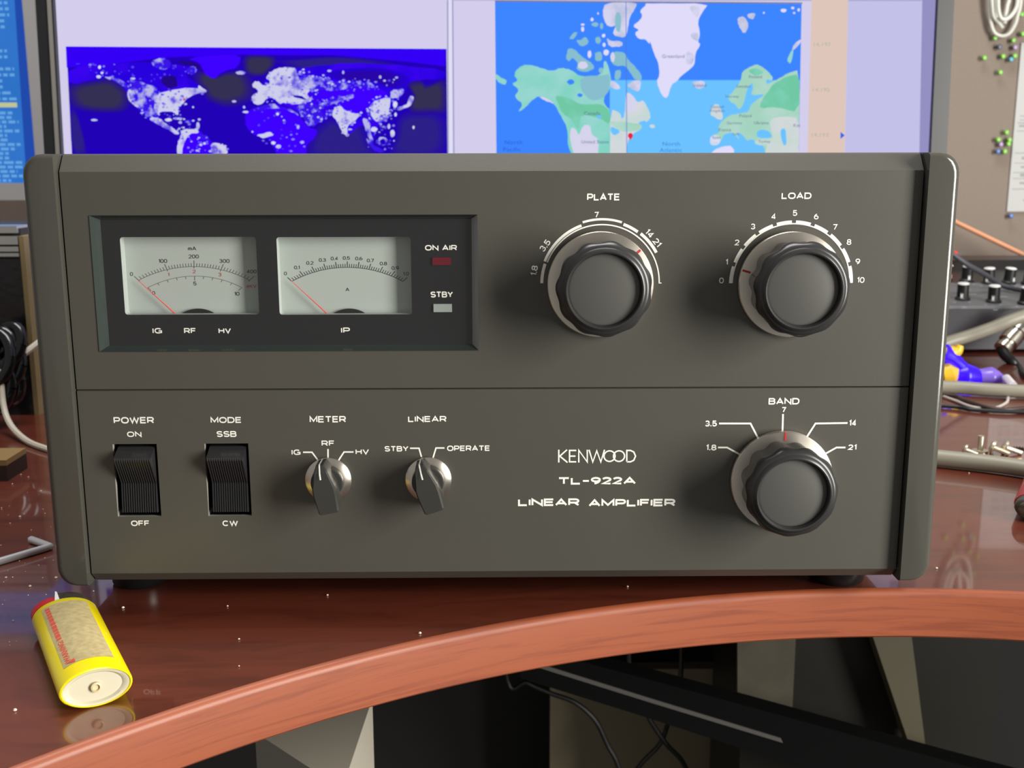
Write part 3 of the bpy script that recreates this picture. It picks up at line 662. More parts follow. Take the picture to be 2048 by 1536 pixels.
# night map
nm = MB()
OC = glow('night ocean', (34, 2, 182)); DK = glow('night dark sea', (50, 46, 92), (44, 40, 120), 25, 0.4, 0.65); MD = glow('night mid sea', (44, 30, 142)); AR = glow('night arctic', (52, 0, 246)); LA = glow('night land', (40, 2, 222), (58, 4, 240), 30, 0.45, 0.6); HB = glow('night bay', (34, 8, 130)); HOT = glow('night bright land', (62, 2, 255))
LD = glow('dense city lights', (108, 92, 226), (206, 206, 236), 95, 0.36, 0.5); LM = glow('scattered city lights', (58, 22, 232), (184, 182, 232), 110, 0.47, 0.60); LS = glow('pale city lights', (176, 174, 234), (220, 220, 240), 90, 0.4, 0.6)
lay(nm, OC, [(133, 93), (893, 98), (895, 325), (145, 325)], 0.0003)
for pts in (A([(25, 440), (360, 380), (480, 370), (640, 470), (660, 600), (600, 690), (300, 690), (90, 640)]), A([(1380, 320), (1450, 280), (1560, 360), (1700, 290), (1880, 290), (1960, 420), (1950, 560), (1700, 640), (1500, 560), (1480, 470), (1400, 400)]), B([(0, 100), (260, 110), (300, 170), (200, 290), (80, 300), (0, 260)]), B([(1580, 370), (1720, 350), (1760, 420), (1960, 330), (1970, 650), (1820, 650), (1640, 660), (1600, 600), (1660, 500)])): soft(nm, 'night dark sea', (34, 4, 172), (52, 48, 84), pts, 0.0005)
for pts in (A([(50, 640), (130, 700), (250, 1180), (78, 1180)]), B([(300, 150), (440, 150), (860, 110), (1250, 140), (1560, 220), (1000, 170), (700, 220), (540, 260)]), B([(700, 820), (850, 700), (980, 880), (1150, 760), (1200, 960), (1300, 1100), (610, 1100), (620, 960)]), B([(1500, 660), (1965, 650), (1968, 1100), (1400, 1100), (1480, 900)])): soft(nm, 'night mid sea', (34, 4, 178), (44, 32, 136), pts, 0.0004, 4, 1.06)
lay(nm, AR, A([(12, 18), (2048, 30)])+B([(1962, 42), (1950, 210), (1640, 170), (1200, 130), (850, 100), (300, 100), (0, 95)])+A([(1840, 105), (1400, 120), (1150, 130), (900, 150), (600, 190), (350, 215), (22, 240)]), 0.0007)
lay(nm, LA, rough(A([(28, 240), (600, 190), (900, 180), (1150, 200), (1390, 250), (1380, 300), (1250, 310), (1400, 420), (1490, 490), (1300, 540), (1200, 660), (1180, 740), (1120, 700), (1000, 710), (990, 780), (1120, 860), (1210, 920), (1180, 940), (1020, 860), (880, 790), (780, 690), (660, 560), (650, 470), (480, 350), (380, 350), (50, 430)]), 1.2), 0.0009)
lay(nm, LA, rough(B([(280, 230), (500, 230), (700, 210), (1000, 170), (1500, 200), (1950, 240), (1950, 330), (1760, 340), (1590, 360), (1560, 470), (1400, 640), (1400, 740), (1290, 790), (1240, 1000), (1170, 760), (1010, 880), (960, 870), (860, 680), (800, 720), (640, 820), (520, 640), (300, 560), (60, 540), (200, 340)]), 1.2), 0.0009)
for pts in (A([(1290, 150), (1400, 120), (1850, 100), (1830, 230), (1700, 270), (1620, 310), (1575, 355), (1500, 335), (1450, 260), (1420, 190)]), A([(1230, 890), (1400, 880), (1530, 1010), (1720, 1100), (1700, 1190), (1190, 1190), (1180, 1030)]), B([(70, 620), (280, 570), (500, 640), (620, 810), (710, 825), (690, 900), (600, 980), (605, 1100), (320, 1100), (260, 920), (100, 890), (10, 800), (0, 690)]), B([(700, 450), (1150, 400), (1400, 450), (1350, 550), (1200, 600), (1130, 660), (1000, 660), (900, 570), (720, 540)])): lay(nm, HOT, rough(pts, 1.0), 0.0011)
lay(nm, HB, rough(A([(1030, 330), (1170, 320), (1190, 440), (1100, 460), (1010, 400)]), 0.8), 0.0011)
lay(nm, HB, rough(A([(1180, 165), (1380, 180), (1450, 260), (1440, 300), (1400, 230), (1220, 200)]), 0.8), 0.0011)
soft(nm, 'siberia dark', (40, 2, 222), (40, 6, 168), B([(830, 260), (1300, 230), (1560, 300), (1540, 420), (1400, 420), (1220, 340), (900, 350)]), 0.0010, 5)
for m_, grp in ((LM, (A([(680, 360), (780, 380), (960, 440), (1000, 500), (960, 600), (990, 760), (860, 760), (780, 660), (690, 590), (660, 480)]), B([(500, 330), (600, 290), (780, 320), (900, 370), (1040, 360), (1220, 360), (1290, 430), (1220, 415), (1080, 405), (920, 445), (760, 440), (620, 460)]), B([(480, 590), (700, 560), (790, 720), (640, 820), (560, 700)]), B([(690, 590), (900, 515), (1060, 475), (1075, 515), (880, 565), (760, 615)]), B([(70, 620), (280, 565), (330, 610), (500, 640), (530, 700), (470, 650), (270, 610), (100, 650)]), B([(1140, 700), (1230, 760), (1220, 830), (1260, 950), (1230, 970), (1180, 830)]), B([(1420, 440), (1560, 425), (1520, 520), (1420, 525)]), A([(400, 335), (520, 330), (690, 430), (660, 470), (540, 380)]), A([(900, 170), (1030, 130), (1120, 170), (1100, 260), (960, 250)]), A([(1290, 240), (1370, 220), (1395, 270), (1350, 315), (1280, 300)]), A([(1400, 930), (1500, 950), (1530, 1010), (1480, 1000), (1420, 980)]), B([(1180, 900), (1240, 970), (1360, 1030), (1360, 1050), (1270, 1040), (1200, 960)]))),
                (LD, (A([(950, 520), (1140, 470), (1400, 450), (1490, 490), (1300, 545), (1230, 640), (1190, 660), (1195, 740), (1160, 720), (1130, 700), (1010, 700), (980, 740), (940, 680)]), A([(870, 770), (1000, 765), (1060, 830), (1180, 900), (1210, 930), (1180, 945), (1000, 850)]), A([(1400, 415), (1500, 485), (1480, 505), (1420, 500)]), A([(1230, 885), (1400, 885), (1410, 930), (1310, 930), (1240, 1060), (1230, 1190), (1185, 1190), (1180, 1030), (1225, 960)]), A([(1530, 1030), (1650, 1035), (1720, 1105), (1690, 1190), (1540, 1150)]), B([(60, 400), (120, 340), (190, 410), (260, 370), (200, 320), (290, 240), (390, 220), (500, 230), (520, 310), (560, 370), (640, 440), (600, 500), (690, 540), (480, 590), (400, 560), (340, 580), (290, 520), (210, 520), (170, 580), (90, 580), (60, 500), (150, 460)]), B([(870, 620), (930, 590), (1010, 660), (1140, 670), (1080, 730), (1000, 790), (1000, 880), (960, 870), (900, 740), (850, 690)]), B([(1220, 560), (1420, 500), (1420, 560), (1400, 640), (1410, 720), (1290, 760), (1230, 690)]), B([(1610, 495), (1655, 510), (1615, 600), (1490, 645), (1480, 610), (1580, 580)]), B([(100, 880), (250, 845), (290, 880), (180, 912)]), A([(660, 470), (710, 470), (720, 560), (800, 660), (760, 660), (670, 580)])))):
    for pts in grp: lay(nm, m_, rough(pts, 1.5, 4), 0.0013)
for f_, cx, cy, a_, b_ in ((A, 1850, 295, 60, 22), (A, 315, 790, 38, 14), (A, 1090, 788, 40, 20), (A, 1190, 772, 54, 14), (A, 1215, 815, 22, 16), (A, 1310, 805, 54, 17), (A, 1400, 850, 20, 44), (A, 370, 235, 18, 22), (A, 395, 295, 18, 14), (A, 360, 335, 28, 18), (A, 1780, 595, 26, 14), (A, 1350, 655, 12, 12), (A, 1885, 655, 14, 16), (A, 1900, 705, 34, 16), (A, 1430, 1050, 20, 14), (A, 1470, 1035, 18, 14), (B, 1465, 582, 26, 35), (B, 1405, 795, 16, 26), (B, 1440, 865, 26, 40), (B, 1260, 825, 36, 28), (B, 1345, 940, 50, 52), (B, 1645, 805, 12, 20), (B, 1480, 320, 16, 12), (B, 825, 255, 24, 12), (B, 1000, 880, 18, 14), (B, 520, 800, 16, 22), (B, 280, 955, 24, 18), (B, 560, 950, 22, 16), (B, 330, 990, 30, 22), (B, 320, 675, 16, 16), (B, 960, 270, 12, 20), (B, 1320, 315, 14, 18), (B, 1470, 680, 14, 22), (A, 720, 355, 30, 12)):
    lay(nm, LM if a_ > 45 else LS, f_(ell(cx, cy, a_*0.9, b_*0.9)), 0.0015)
lay(nm, OC, B(ell(1345, 945, 26, 28)), 0.0017); lay(nm, OC, B([(470, 490), (560, 500), (610, 540), (560, 530), (480, 510)]), 0.0017); lay(nm, OC, B([(210, 525), (250, 525), (330, 560), (280, 560), (230, 560)]), 0.0014)
lay(nm, glow('map dot red', (200, 60, 90)), A(ell(1258, 574, 12, 12)), 0.0018)
rs = random.Random(9)
SP = [glow('speckle bright', (198, 198, 238)), glow('speckle mid', (142, 134, 232)), glow('speckle low', (92, 72, 230))]
for f_, pts, cnt, w_ in ((A, [(660, 360), (1000, 450), (1500, 470), (1200, 760), (990, 780), (860, 780), (680, 590)], 90, (1, 2, 2)), (A, [(60, 200), (600, 190), (1100, 200), (1390, 260), (1250, 320), (900, 420), (650, 350), (400, 330)], 40, (0, 1, 4)), (B, [(60, 400), (290, 220), (520, 220), (800, 330), (700, 560), (400, 600), (60, 560)], 90, (3, 2, 1)), (B, [(500, 260), (1000, 330), (1500, 330), (1450, 430), (900, 460), (600, 450)], 80, (1, 2, 2)), (B, [(480, 570), (1080, 480), (800, 720), (640, 830)], 60, (1, 2, 2)), (B, [(860, 600), (1150, 660), (1000, 900), (940, 860)], 40, (2, 2, 1)), (B, [(1190, 540), (1560, 430), (1420, 740), (1200, 740)], 70, (2, 2, 1)), (B, [(1130, 700), (1460, 720), (1460, 1040), (1200, 1000)], 40, (1, 2, 2)), (B, [(70, 600), (500, 620), (600, 1040), (300, 1040), (20, 800)], 40, (1, 1, 3)), (A, [(1190, 880), (1720, 1040), (1720, 1140), (1190, 1140)], 40, (2, 2, 1)), (A, [(880, 750), (1420, 780), (1420, 900), (1200, 920)], 24, (2, 1, 1))):
    q = f_(pts); xs_ = [p[0] for p in q]; ys_ = [p[1] for p in q]; k = 0
    while k < cnt:
        p = (rs.uniform(min(xs_), max(xs_)), rs.uniform(min(ys_), max(ys_)))
        if inside(p, q): r_ = rs.uniform(0.8, 2.3); lay(nm, rs.choices(SP, w_)[0], ell(p[0], p[1], r_*rs.uniform(0.9, 1.7), r_, 7), 0.0016); k += 1
o = nm.build('night_map', scr, smooth=False, fix=False); o['label'] = 'deep blue world map of city lights at night'
# street map
sm = MB()
SEA = glow('map sea', (62, 134, 255)); DAY = glow('map daylight sea', (108, 194, 255)); GR = glow('map green land', (132, 212, 196), (152, 214, 208), 45, 0.4, 0.6); TE = glow('map teal land', (136, 190, 206)); FO = glow('map forest', (112, 200, 164), (128, 208, 184), 60, 0.45, 0.65); PL = glow('map pale land', (196, 216, 214), (214, 216, 222), 40, 0.4, 0.6); LG = glow('map light green', (164, 212, 192), (178, 216, 204), 50, 0.4, 0.6); WH = glow('map white land', (214, 212, 236)); ICE = glow('map ice', (224, 220, 250)); IG = glow('map ice edge', (188, 194, 222), (214, 212, 240), 90, 0.4, 0.6); BG = glow('map beige land', (212, 216, 220), (200, 216, 210), 40, 0.4, 0.6); TX = glow('map text', (92, 92, 140))
lay(sm, SEA, [(990, 3), (1603, 8), (1597, 330), (993, 330)], 0.0005)
lay(sm, DAY, C_([(1187, 795)])+D_([(1532, 795), (1518, 1640)])+C_([(1187, 1640)]), 0.0007)
GL = [D_([(20, 35), (630, 35), (560, 130), (520, 220), (545, 340), (520, 420), (550, 440), (500, 520), (490, 640), (440, 690), (350, 760), (310, 810), (260, 840), (220, 980), (165, 950), (110, 810), (145, 740), (130, 620), (90, 540), (50, 410), (0, 380), (0, 40)])]
for lvl, m_, grp, am in (
    (0.0009, GR, (C_([(230, 740), (300, 660), (380, 640), (500, 670), (600, 710), (700, 670), (800, 690), (890, 760), (1110, 750), (1130, 600), (1160, 620), (1190, 730), (1200, 800), (1180, 900), (1120, 980), (1150, 1060), (1190, 1080), (1187, 1640), (850, 1640), (770, 1440), (765, 1260), (700, 1150), (650, 1050), (580, 990), (480, 950), (410, 1000), (360, 1060), (270, 1120), (330, 1030), (240, 960), (290, 890), (210, 830), (280, 800)]), C_([(55, 730), (110, 770), (170, 800), (150, 850), (58, 800)])), 1.0),
    (0.0009, LG, (D_([(860, 920), (900, 870), (950, 790), (960, 710), (1060, 650), (1130, 640), (1260, 750), (1260, 800), (1200, 790), (1200, 840), (1330, 780), (1400, 730), (1535, 690), (1520, 1640), (1200, 1640), (1180, 1440), (1080, 1430), (1090, 1390), (1040, 1380), (1010, 1400), (960, 1330), (900, 1310), (940, 1390), (860, 1310), (780, 1330), (740, 1420), (690, 1440), (640, 1430), (660, 1340), (740, 1320), (720, 1240), (830, 1140), (920, 1130), (1030, 1110), (1030, 1000), (990, 980), (960, 1060), (930, 1090), (890, 1030), (840, 1010), (820, 960)]),), 0.7),
    (0.0009, PL, (C_([(1190, 1080), (1290, 1120), (1300, 1180), (1335, 1150), (1345, 920), (1400, 930), (1460, 1020), (1520, 990), (1586, 1120), (1580, 1190), (1460, 1210), (1500, 1280), (1420, 1320), (1360, 1400), (1340, 1640), (1187, 1640)]), D_([(640, 1140), (670, 1040), (730, 1030), (770, 1150), (760, 1190), (710, 1180), (690, 1160)]), D_([(0, 1040), (60, 1160), (30, 1200), (0, 1210)]), D_(ell(70, 1250, 26, 18)), D_([(1080, 1380), (1280, 1370), (1250, 1440), (1100, 1440)])), 0.7),
    (0.0009, TE, (C_([(770, 480), (840, 490), (920, 570), (1000, 620), (1040, 680), (950, 720), (850, 690), (880, 640), (820, 570), (780, 615), (750, 580)]), C_([(780, 390), (830, 320), (870, 320), (830, 390)]), C_([(850, 400), (900, 400), (950, 360), (985, 430), (900, 470)]), C_(ell(1070, 400, 26, 36)), C_(ell(1075, 560, 36, 50)), C_([(1190, 600), (1220, 510), (1330, 520), (1370, 600), (1450, 670), (1520, 790), (1440, 800), (1400, 740), (1340, 650), (1240, 660)]), C_([(1240, 700), (1300, 690), (1290, 790), (1230, 790)]), C_(ell(1100, 700, 22, 30)), C_(ell(1040, 245, 36, 22)), C_(ell(1105, 260, 15, 32))), 0.8),
    (0.0009, IG, (C_([(1110, 130), (1140, 30), (1460, 20), (1430, 100), (1380, 180), (1370, 270), (1340, 380), (1210, 350), (1250, 250), (1200, 270), (1150, 250)]), C_([(1195, 800), (1240, 810), (1300, 880), (1240, 890), (1190, 860)]), C_([(1350, 850), (1420, 800), (1500, 800), (1480, 910), (1430, 900)]), C_([(1150, 370), (1200, 410), (1310, 410), (1310, 465), (1180, 470)]), D_([(910, 180), (980, 160), (1030, 250), (980, 350), (920, 250)]), D_([(1010, 140), (1100, 130), (1070, 200), (1020, 180)]), D_([(465, 810), (590, 800), (590, 860), (530, 890), (480, 850)])), 0.9),
    (0.0009, ICE, tuple(GL)+(C_([(1590, 50), (1560, 40), (1480, 110), (1510, 150), (1490, 200), (1410, 260), (1480, 300), (1430, 330), (1470, 390), (1540, 390), (1590, 450)]), C_(ell(1125, 355, 18, 18)), C_(ell(1130, 445, 15, 20)), C_(ell(985, 540, 20, 38)), C_(ell(1150, 520, 28, 30)), C_(ell(1010, 195, 15, 18)), C_(ell(918, 245, 20, 12)), C_(ell(918, 290, 16, 26)), C_(ell(1070, 135, 9, 12)), D_(ell(1370, 105, 32, 18)), D_(ell(1460, 80, 16, 14)), D_(ell(1520, 100, 14, 16)), D_(ell(1475, 130, 13, 10)), D_(ell(1175, 130, 10, 10)), D_([(640, 1640), (640, 1530), (720, 1460), (880, 1440), (880, 1640)]), D_([(640, 1430), (650, 1340), (750, 1350), (740, 1420), (690, 1445)])), 0.5),
    (0.0011, TE, (C_([(890, 760), (1110, 750), (1190, 730), (1180, 900), (1120, 980), (1000, 1000), (900, 900)]), C_([(1240, 120), (1300, 130), (1290, 330), (1240, 300)])), 0.6),
    (0.0011, FO, (C_([(640, 950), (750, 960), (900, 1040), (1100, 1030), (1190, 1100), (1190, 1240), (1100, 1180), (900, 1120), (880, 1300), (800, 1180), (720, 1130), (680, 1040)]), D_([(1270, 830), (1400, 760), (1530, 730), (1525, 1120), (1300, 1060), (1130, 1080), (1150, 1000), (1220, 900)]), D_([(1010, 700), (1100, 670), (1180, 720), (1100, 760)])), 0.8),
    (0.0011, LG, (C_([(1190, 1200), (1340, 1210), (1500, 1230), (1500, 1290), (1350, 1310), (1300, 1300), (1200, 1240)]),), 0.7),
    (0.0011, WH, (C_([(800, 1260), (850, 1280), (880, 1350), (920, 1240), (990, 1240), (1010, 1340), (1080, 1380), (1060, 1640), (870, 1640), (790, 1400)]), C_([(1345, 920), (1400, 930), (1460, 1020), (1450, 1100), (1345, 1120)]), C_(ell(920, 650, 50, 38)), C_(ell(1215, 570, 22, 50)), C_([(480, 960), (560, 970), (640, 1030), (600, 1020), (520, 985)])), 0.8),
    (0.0011, BG, (D_([(1240, 1180), (1380, 1150), (1525, 1170), (1520, 1640), (1200, 1640), (1190, 1450), (1270, 1370), (1240, 1280)]),), 0.7),
    (0.0011, IG, (D_([(430, 60), (550, 60), (520, 180), (480, 150)]), D_([(410, 500), (490, 540), (470, 640), (400, 640)]), D_([(450, 330), (530, 330), (520, 420), (460, 380)]), D_([(1540, 390), (1480, 430), (1450, 500), (1470, 500), (1545, 420)])), 0.8),
    (0.0011, GR, (D_([(1450, 495), (1400, 600), (1440, 640), (1470, 500)]),), 0.4),
    (0.0013, DAY, (D_([(1010, 870), (1060, 820), (1070, 870), (1040, 950), (1200, 930), (1050, 1030), (1020, 1110), (960, 1100)]), D_([(1100, 1310), (1150, 1280), (1230, 1300), (1260, 1370), (1110, 1370)]), D_([(1340, 1280), (1390, 1270), (1400, 1430), (1370, 1450), (1340, 1350)]), C_([(1200, 1250), (1300, 1300), (1230, 1350), (1190, 1300)]), C_(ell(1080, 1160, 26, 20))), 0.4),
    (0.0013, SEA, (C_(ell(800, 815, 36, 26)), C_(ell(890, 945, 26, 18))), 0.4)):
    for pts in grp: lay(sm, m_, rough(pts, am, 3), lvl)
lay(sm, glow('map meridian', (84, 112, 216)), [(1250.8, 4), (1252.2, 4), (1254, 330), (1252.6, 330)], 0.0015)
lay(sm, glow('map pin', (226, 40, 62)), C_(ell(1390, 1347, 25, 28, jag=0)), 0.0017); lay(sm, glow('map pin', (226, 40, 62)), C_([(1376, 1365), (1404, 1365), (1390, 1395)]), 0.0017)
def mtext(mbx, s, px, py, h, m_, stretch=1.05, bold=0.0, lift=0.0016):
    c = ms(px, py, lift); hh = (ms(px, py-h/2)-ms(px, py+h/2)).length; ww = hh*glyphs(s, bold)[2]*stretch
    mbx.use(m_); text_on(mbx, s, c, MX*ww, MZ*hh, bold)
for s, x, y, h in (('Greenland', 1346, 113, 7), ('Canada', 1184, 227, 7), ('United States', 1190, 284, 6.5), ('Iceland', 1399, 171, 6), ('Finland', 1510, 154, 6), ('Sweden', 1486, 173, 6), ('Norway', 1464, 194, 7), ('United', 1434, 214, 6), ('Kingdom', 1434, 222.5, 7), ('Poland', 1490, 232, 6), ('Germany', 1468, 247, 7), ('Ukraine', 1522, 246, 6), ('France', 1449, 260, 6), ('Italy', 1471, 269, 6.5), ('Spain', 1432, 276, 7), ('Turkey', 1528, 284, 7), ('Kaz', 1593, 251, 6)): mtext(sm, s, x, y, h, TX)
TB = glow('map sea text', (62, 124, 214)); TB2 = glow('map dark sea text', (44, 92, 214))
mtext(sm, 'North', 1342, 288, 8, TB, 1.2); mtext(sm, 'Atlantic', 1341, 300.5, 8, TB, 1.2); mtext(sm, 'North', 1027, 285, 8, TB2, 1.2); mtext(sm, 'Pacific', 1024, 299, 8, TB2, 1.2)
o = sm.build('street_map', scr, smooth=False, fix=False); o['label'] = 'pale blue and green map of the North Atlantic'
fs = MB(); lay(fs, glow('peach strip', (222, 198, 186)), [(1624, -40), (1697, -40), (1688, 330), (1614, 330)], 0.0005)
TG = glow('strip text', (176, 178, 166))
for s, x, y in (('14,197', 1644, 89.5), ('14,195', 1642, 180.5), ('14,193', 1639.5, 270.5)): mtext(fs, s, x, y, 8.5, TG, 1.25, lift=0.0008)
lay(fs, glow('blue pointer', (44, 100, 240)), [(1680.5, 264), (1689, 271), (1680.5, 278)], 0.0008)
fs.build('frequency_strip', scr, smooth=False, fix=False)

# ------------------------------------------------------------------ left equipment and the second monitor
YC = 0.388
cr_ = at_y(61, 640, YC).x; ct = at_y(30, 452, YC).z
case = thing('equipment_case', (cr_-0.12, YC+0.1, 0), 'silver and glossy black equipment case behind the amplifier at the left edge', 'case')
BAGP = mat('glossy wrinkled black sheet', (30, 30, 33), 0.14, bump=0.9, bscale=38, var=0.3, vscale=20)
zs = [at_y(30, y, YC).z for y in (452, 466, 472, 489, 493, 503, 506, 513, 518)]
bd = mb(BAGP); bd.box((cr_-0.26, YC, 0), (cr_-0.003, YC+0.10, zs[8])); bd.build('body', case, smooth=False)
SIL = mat('silver grille', (196, 198, 196), 0.25, 0.7)
GRV = mat('dark groove', (52, 50, 46), 0.5)
gv = mb(GRV); gv.box((cr_-0.26, YC+0.003, zs[8]), (cr_-0.003, YC+0.10, zs[0]-0.002)); gv.build('grille_backing', case, smooth=False)
for a, b2 in ((zs[1], zs[0]), (zs[3], zs[2]), (zs[5], zs[4]), (zs[7], zs[6])):
    g = mb(SIL); g.box((cr_-0.26, YC-0.001, a), (cr_-0.004, YC+0.02, b2)); g.build('silver_strip', case, smooth=False)
tn = mb(mat('tan trim', (158, 142, 100), 0.5)); tn.box((cr_-0.003, YC-0.001, 0), (cr_+0.0006, YC+0.10, zs[2])); o = tn.build('side_trim', case, smooth=False); o['label'] = 'tan side trim'

lm = thing('side_monitor', (-0.75, 0.83, 0), 'white-framed monitor with a blue text screen at the left edge', 'monitor')
YL = 0.80; lz0 = at_y(30, 400, YL).z; lzs = at_y(30, 366, YL).z
lr = (at_y(74, 0, YL).x+at_y(94, 300, YL).x)/2-0.0005; lsr = (at_y(47, 0, YL).x+at_y(72, 300, YL).x)/2
WF = mat('white monitor frame', (206, 206, 208), 0.45)
b = mb(WF); x0 = -1.15; zt2 = 0.386
o4 = [(x0, lz0), (lr, lz0), (lr, zt2), (x0, zt2)]; i4 = [(x0+0.02, lzs), (lsr, lzs), (lsr, zt2-0.02), (x0+0.02, zt2-0.02)]
b.add([Vector((p[0], YL-0.004, p[1])) for p in o4]+[Vector((p[0], YL-0.004, p[1])) for p in i4]+[Vector((p[0], YL+0.03, p[1])) for p in o4]+[Vector((p[0], YL, p[1])) for p in i4], [(i, (i+1) % 4, 4+(i+1) % 4, 4+i) for i in range(4)]+[(i, (i+1) % 4, 8+(i+1) % 4, 8+i) for i in range(4)]+[(4+i, 4+(i+1) % 4, 12+(i+1) % 4, 12+i) for i in range(4)]+[(8, 9, 10, 11)])
b.build('frame', lm, smooth=False)
ss = mb(glow('blue text screen', (44, 112, 196), (58, 124, 212), 6, 0.3, 0.7)).add([Vector((p[0], YL-0.001, p[1])) for p in i4], [(0, 1, 2, 3)]).build('screen', lm, smooth=False)
t = MB(); TL = glow('screen text light', (102, 164, 224)); TY = glow('screen text yellow', (190, 196, 150)); DB = glow('screen dark margin', (34, 74, 170))
t.use(DB).add([Vector((lsr-0.013, YL-0.0013, lzs)), Vector((lsr, YL-0.0013, lzs)), Vector((lsr, YL-0.0013, zt2-0.02)), Vector((lsr-0.009, YL-0.0013, zt2-0.02))], [(0, 1, 2, 3)])
for y in list(range(6, 205, 12))+list(range(226, 362, 9)):
    z = at_y(20, y, YL).z; end = lsr-0.016-random.choice((0, 0, 0.006, 0.014)); xx = end-random.choice((random.uniform(0.03, 0.10), random.uniform(0.1, 0.40)))
    t.use(TY if y == 210 else TL)
    while xx < end:
        wd = random.uniform(0.003, 0.011); t.add([Vector((xx, YL-0.0015, z-0.0015)), Vector((min(end, xx+wd), YL-0.0015, z-0.0015)), Vector((min(end, xx+wd), YL-0.0015, z+0.0015)), Vector((xx, YL-0.0015, z+0.0015))], [(0, 1, 2, 3)]); xx += wd+0.0022
z = at_y(20, 210, YL).z
t.use(TY).add([Vector((lsr-0.06, YL-0.0015, z-0.0026)), Vector((lsr-0.016, YL-0.0015, z-0.0026)), Vector((lsr-0.016, YL-0.0015, z+0.0026)), Vector((lsr-0.06, YL-0.0015, z+0.0026))], [(0, 1, 2, 3)])
t.build('text_lines', ss, smooth=False, fix=False)
st = mb(WF); st.box((-0.84, 0.76, 0), (-0.62, 0.93, 0.01)); st.box((-0.76, 0.831, 0.01), (-0.69, 0.85, lz0+0.10)); st.build('stand', lm, smooth=False)

# black cable bundle, white cord, tan block at the left edge
cb = mb(mat('glossy black rubber', (18, 18, 20), 0.16, bump=0.2, bscale=120)); c0 = at_y(2, 735, 0.35)
for k in range(6):
    r = random.uniform(0.012, 0.019); ph = random.uniform(0, 6.28); tl = Vector((random.uniform(-0.5, 0.5), random.uniform(-1, 1), random.uniform(-0.5, 0.5)))
    ctr = c0+Vector((random.uniform(-0.006, 0.003), random.uniform(-0.004, 0.010), random.uniform(-0.016, 0.016)))
    e1 = Vector((1, 0, 0)); e2 = (Vector((0, 0.35, 1))+tl*0.4).normalized()
    cb.tube([ctr+(e1*math.cos(2*math.pi*i/22)*0.72+e2*math.sin(2*math.pi*i/22)*1.15)*r for i in range(23)], random.uniform(0.0042, 0.0058), 10, cap=False)
low = c0+Vector((-0.012, 0, -0.02))
cb.tube(smooth_path([low, low+Vector((-0.010, -0.004, -0.03)), Vector((low.x-0.02, low.y-0.01, 0.0046)), Vector((low.x-0.07, low.y-0.02, 0.0046))], 6), 0.0046, 10)
tag(cb.build('cable_bundle'), 'glossy black knotted cable bundle in front of the black case at the left edge', 'cable')
wc = mb(mat('off-white cord', (206, 198, 180), 0.5))
pts = [at_y(2, 740, 0.345), at_y(6, 805, 0.335), at_y(20, 848, 0.322), at_z(50, 879, 0.003), at_z(88, 896, 0.002), at_z(130, 905, 0.002), at_z(220, 900, 0.002)]
wc.tube(smooth_path(pts, 8), 0.0022, 8)
tag(wc.build('white_cable'), 'thin off-white cord curving from the black cable bundle down to the desk', 'cord')
ws = mb(mat('off-white cord', (206, 198, 180), 0.5)); ws.tube(smooth_path([at_y(10, 738, 0.352), at_y(38, 716, 0.36), at_y(66, 694, 0.372), at_y(90, 676, 0.384)], 6), 0.0026, 8)
tag(ws.build('cable_stub'), 'straight off-white cord stub crossing the glossy black case', 'cord')
p = at_z(16, 962, 0); tb = thing('wooden_block', (p.x-0.03, p.y+0.02, 0), 'small tan-topped dark block cut off by the left edge of the desk', 'block')
bb = mb(mat('dark block side', (44, 30, 26), 0.5)); bb.box((p.x-0.06, p.y, 0), (p.x, p.y+0.03, 0.010)); bb.build('base', tb, smooth=False)
bb = mb(mat('tan block top', (150, 122, 78), 0.4)); bb.box((p.x-0.06, p.y, 0.010), (p.x, p.y+0.03, 0.0135)); bb.build('top', tb, smooth=False)

# hex key
hk = mb(CHROME); hr = 0.0019
a_, b2, c_ = at_z(101, 1093, hr), at_z(-60, 1140, hr), at_z(62, 1079, hr)
corner = [a_+(b2-a_)*0.06, a_+(b2-a_)*0.025+(c_-a_)*0.02, a_, a_+(c_-a_)*0.06+(b2-a_)*0.004, a_+(c_-a_)*0.2]
hk.use(mat('hex key steel', (206, 206, 208), 0.3, 0.35)); hk.tube([b2]+corner+[c_], hr, 12)
tag(hk.build('hex_key', angle=60), 'bent silver hex key lying on the desk left of the amplifier', 'hex key')

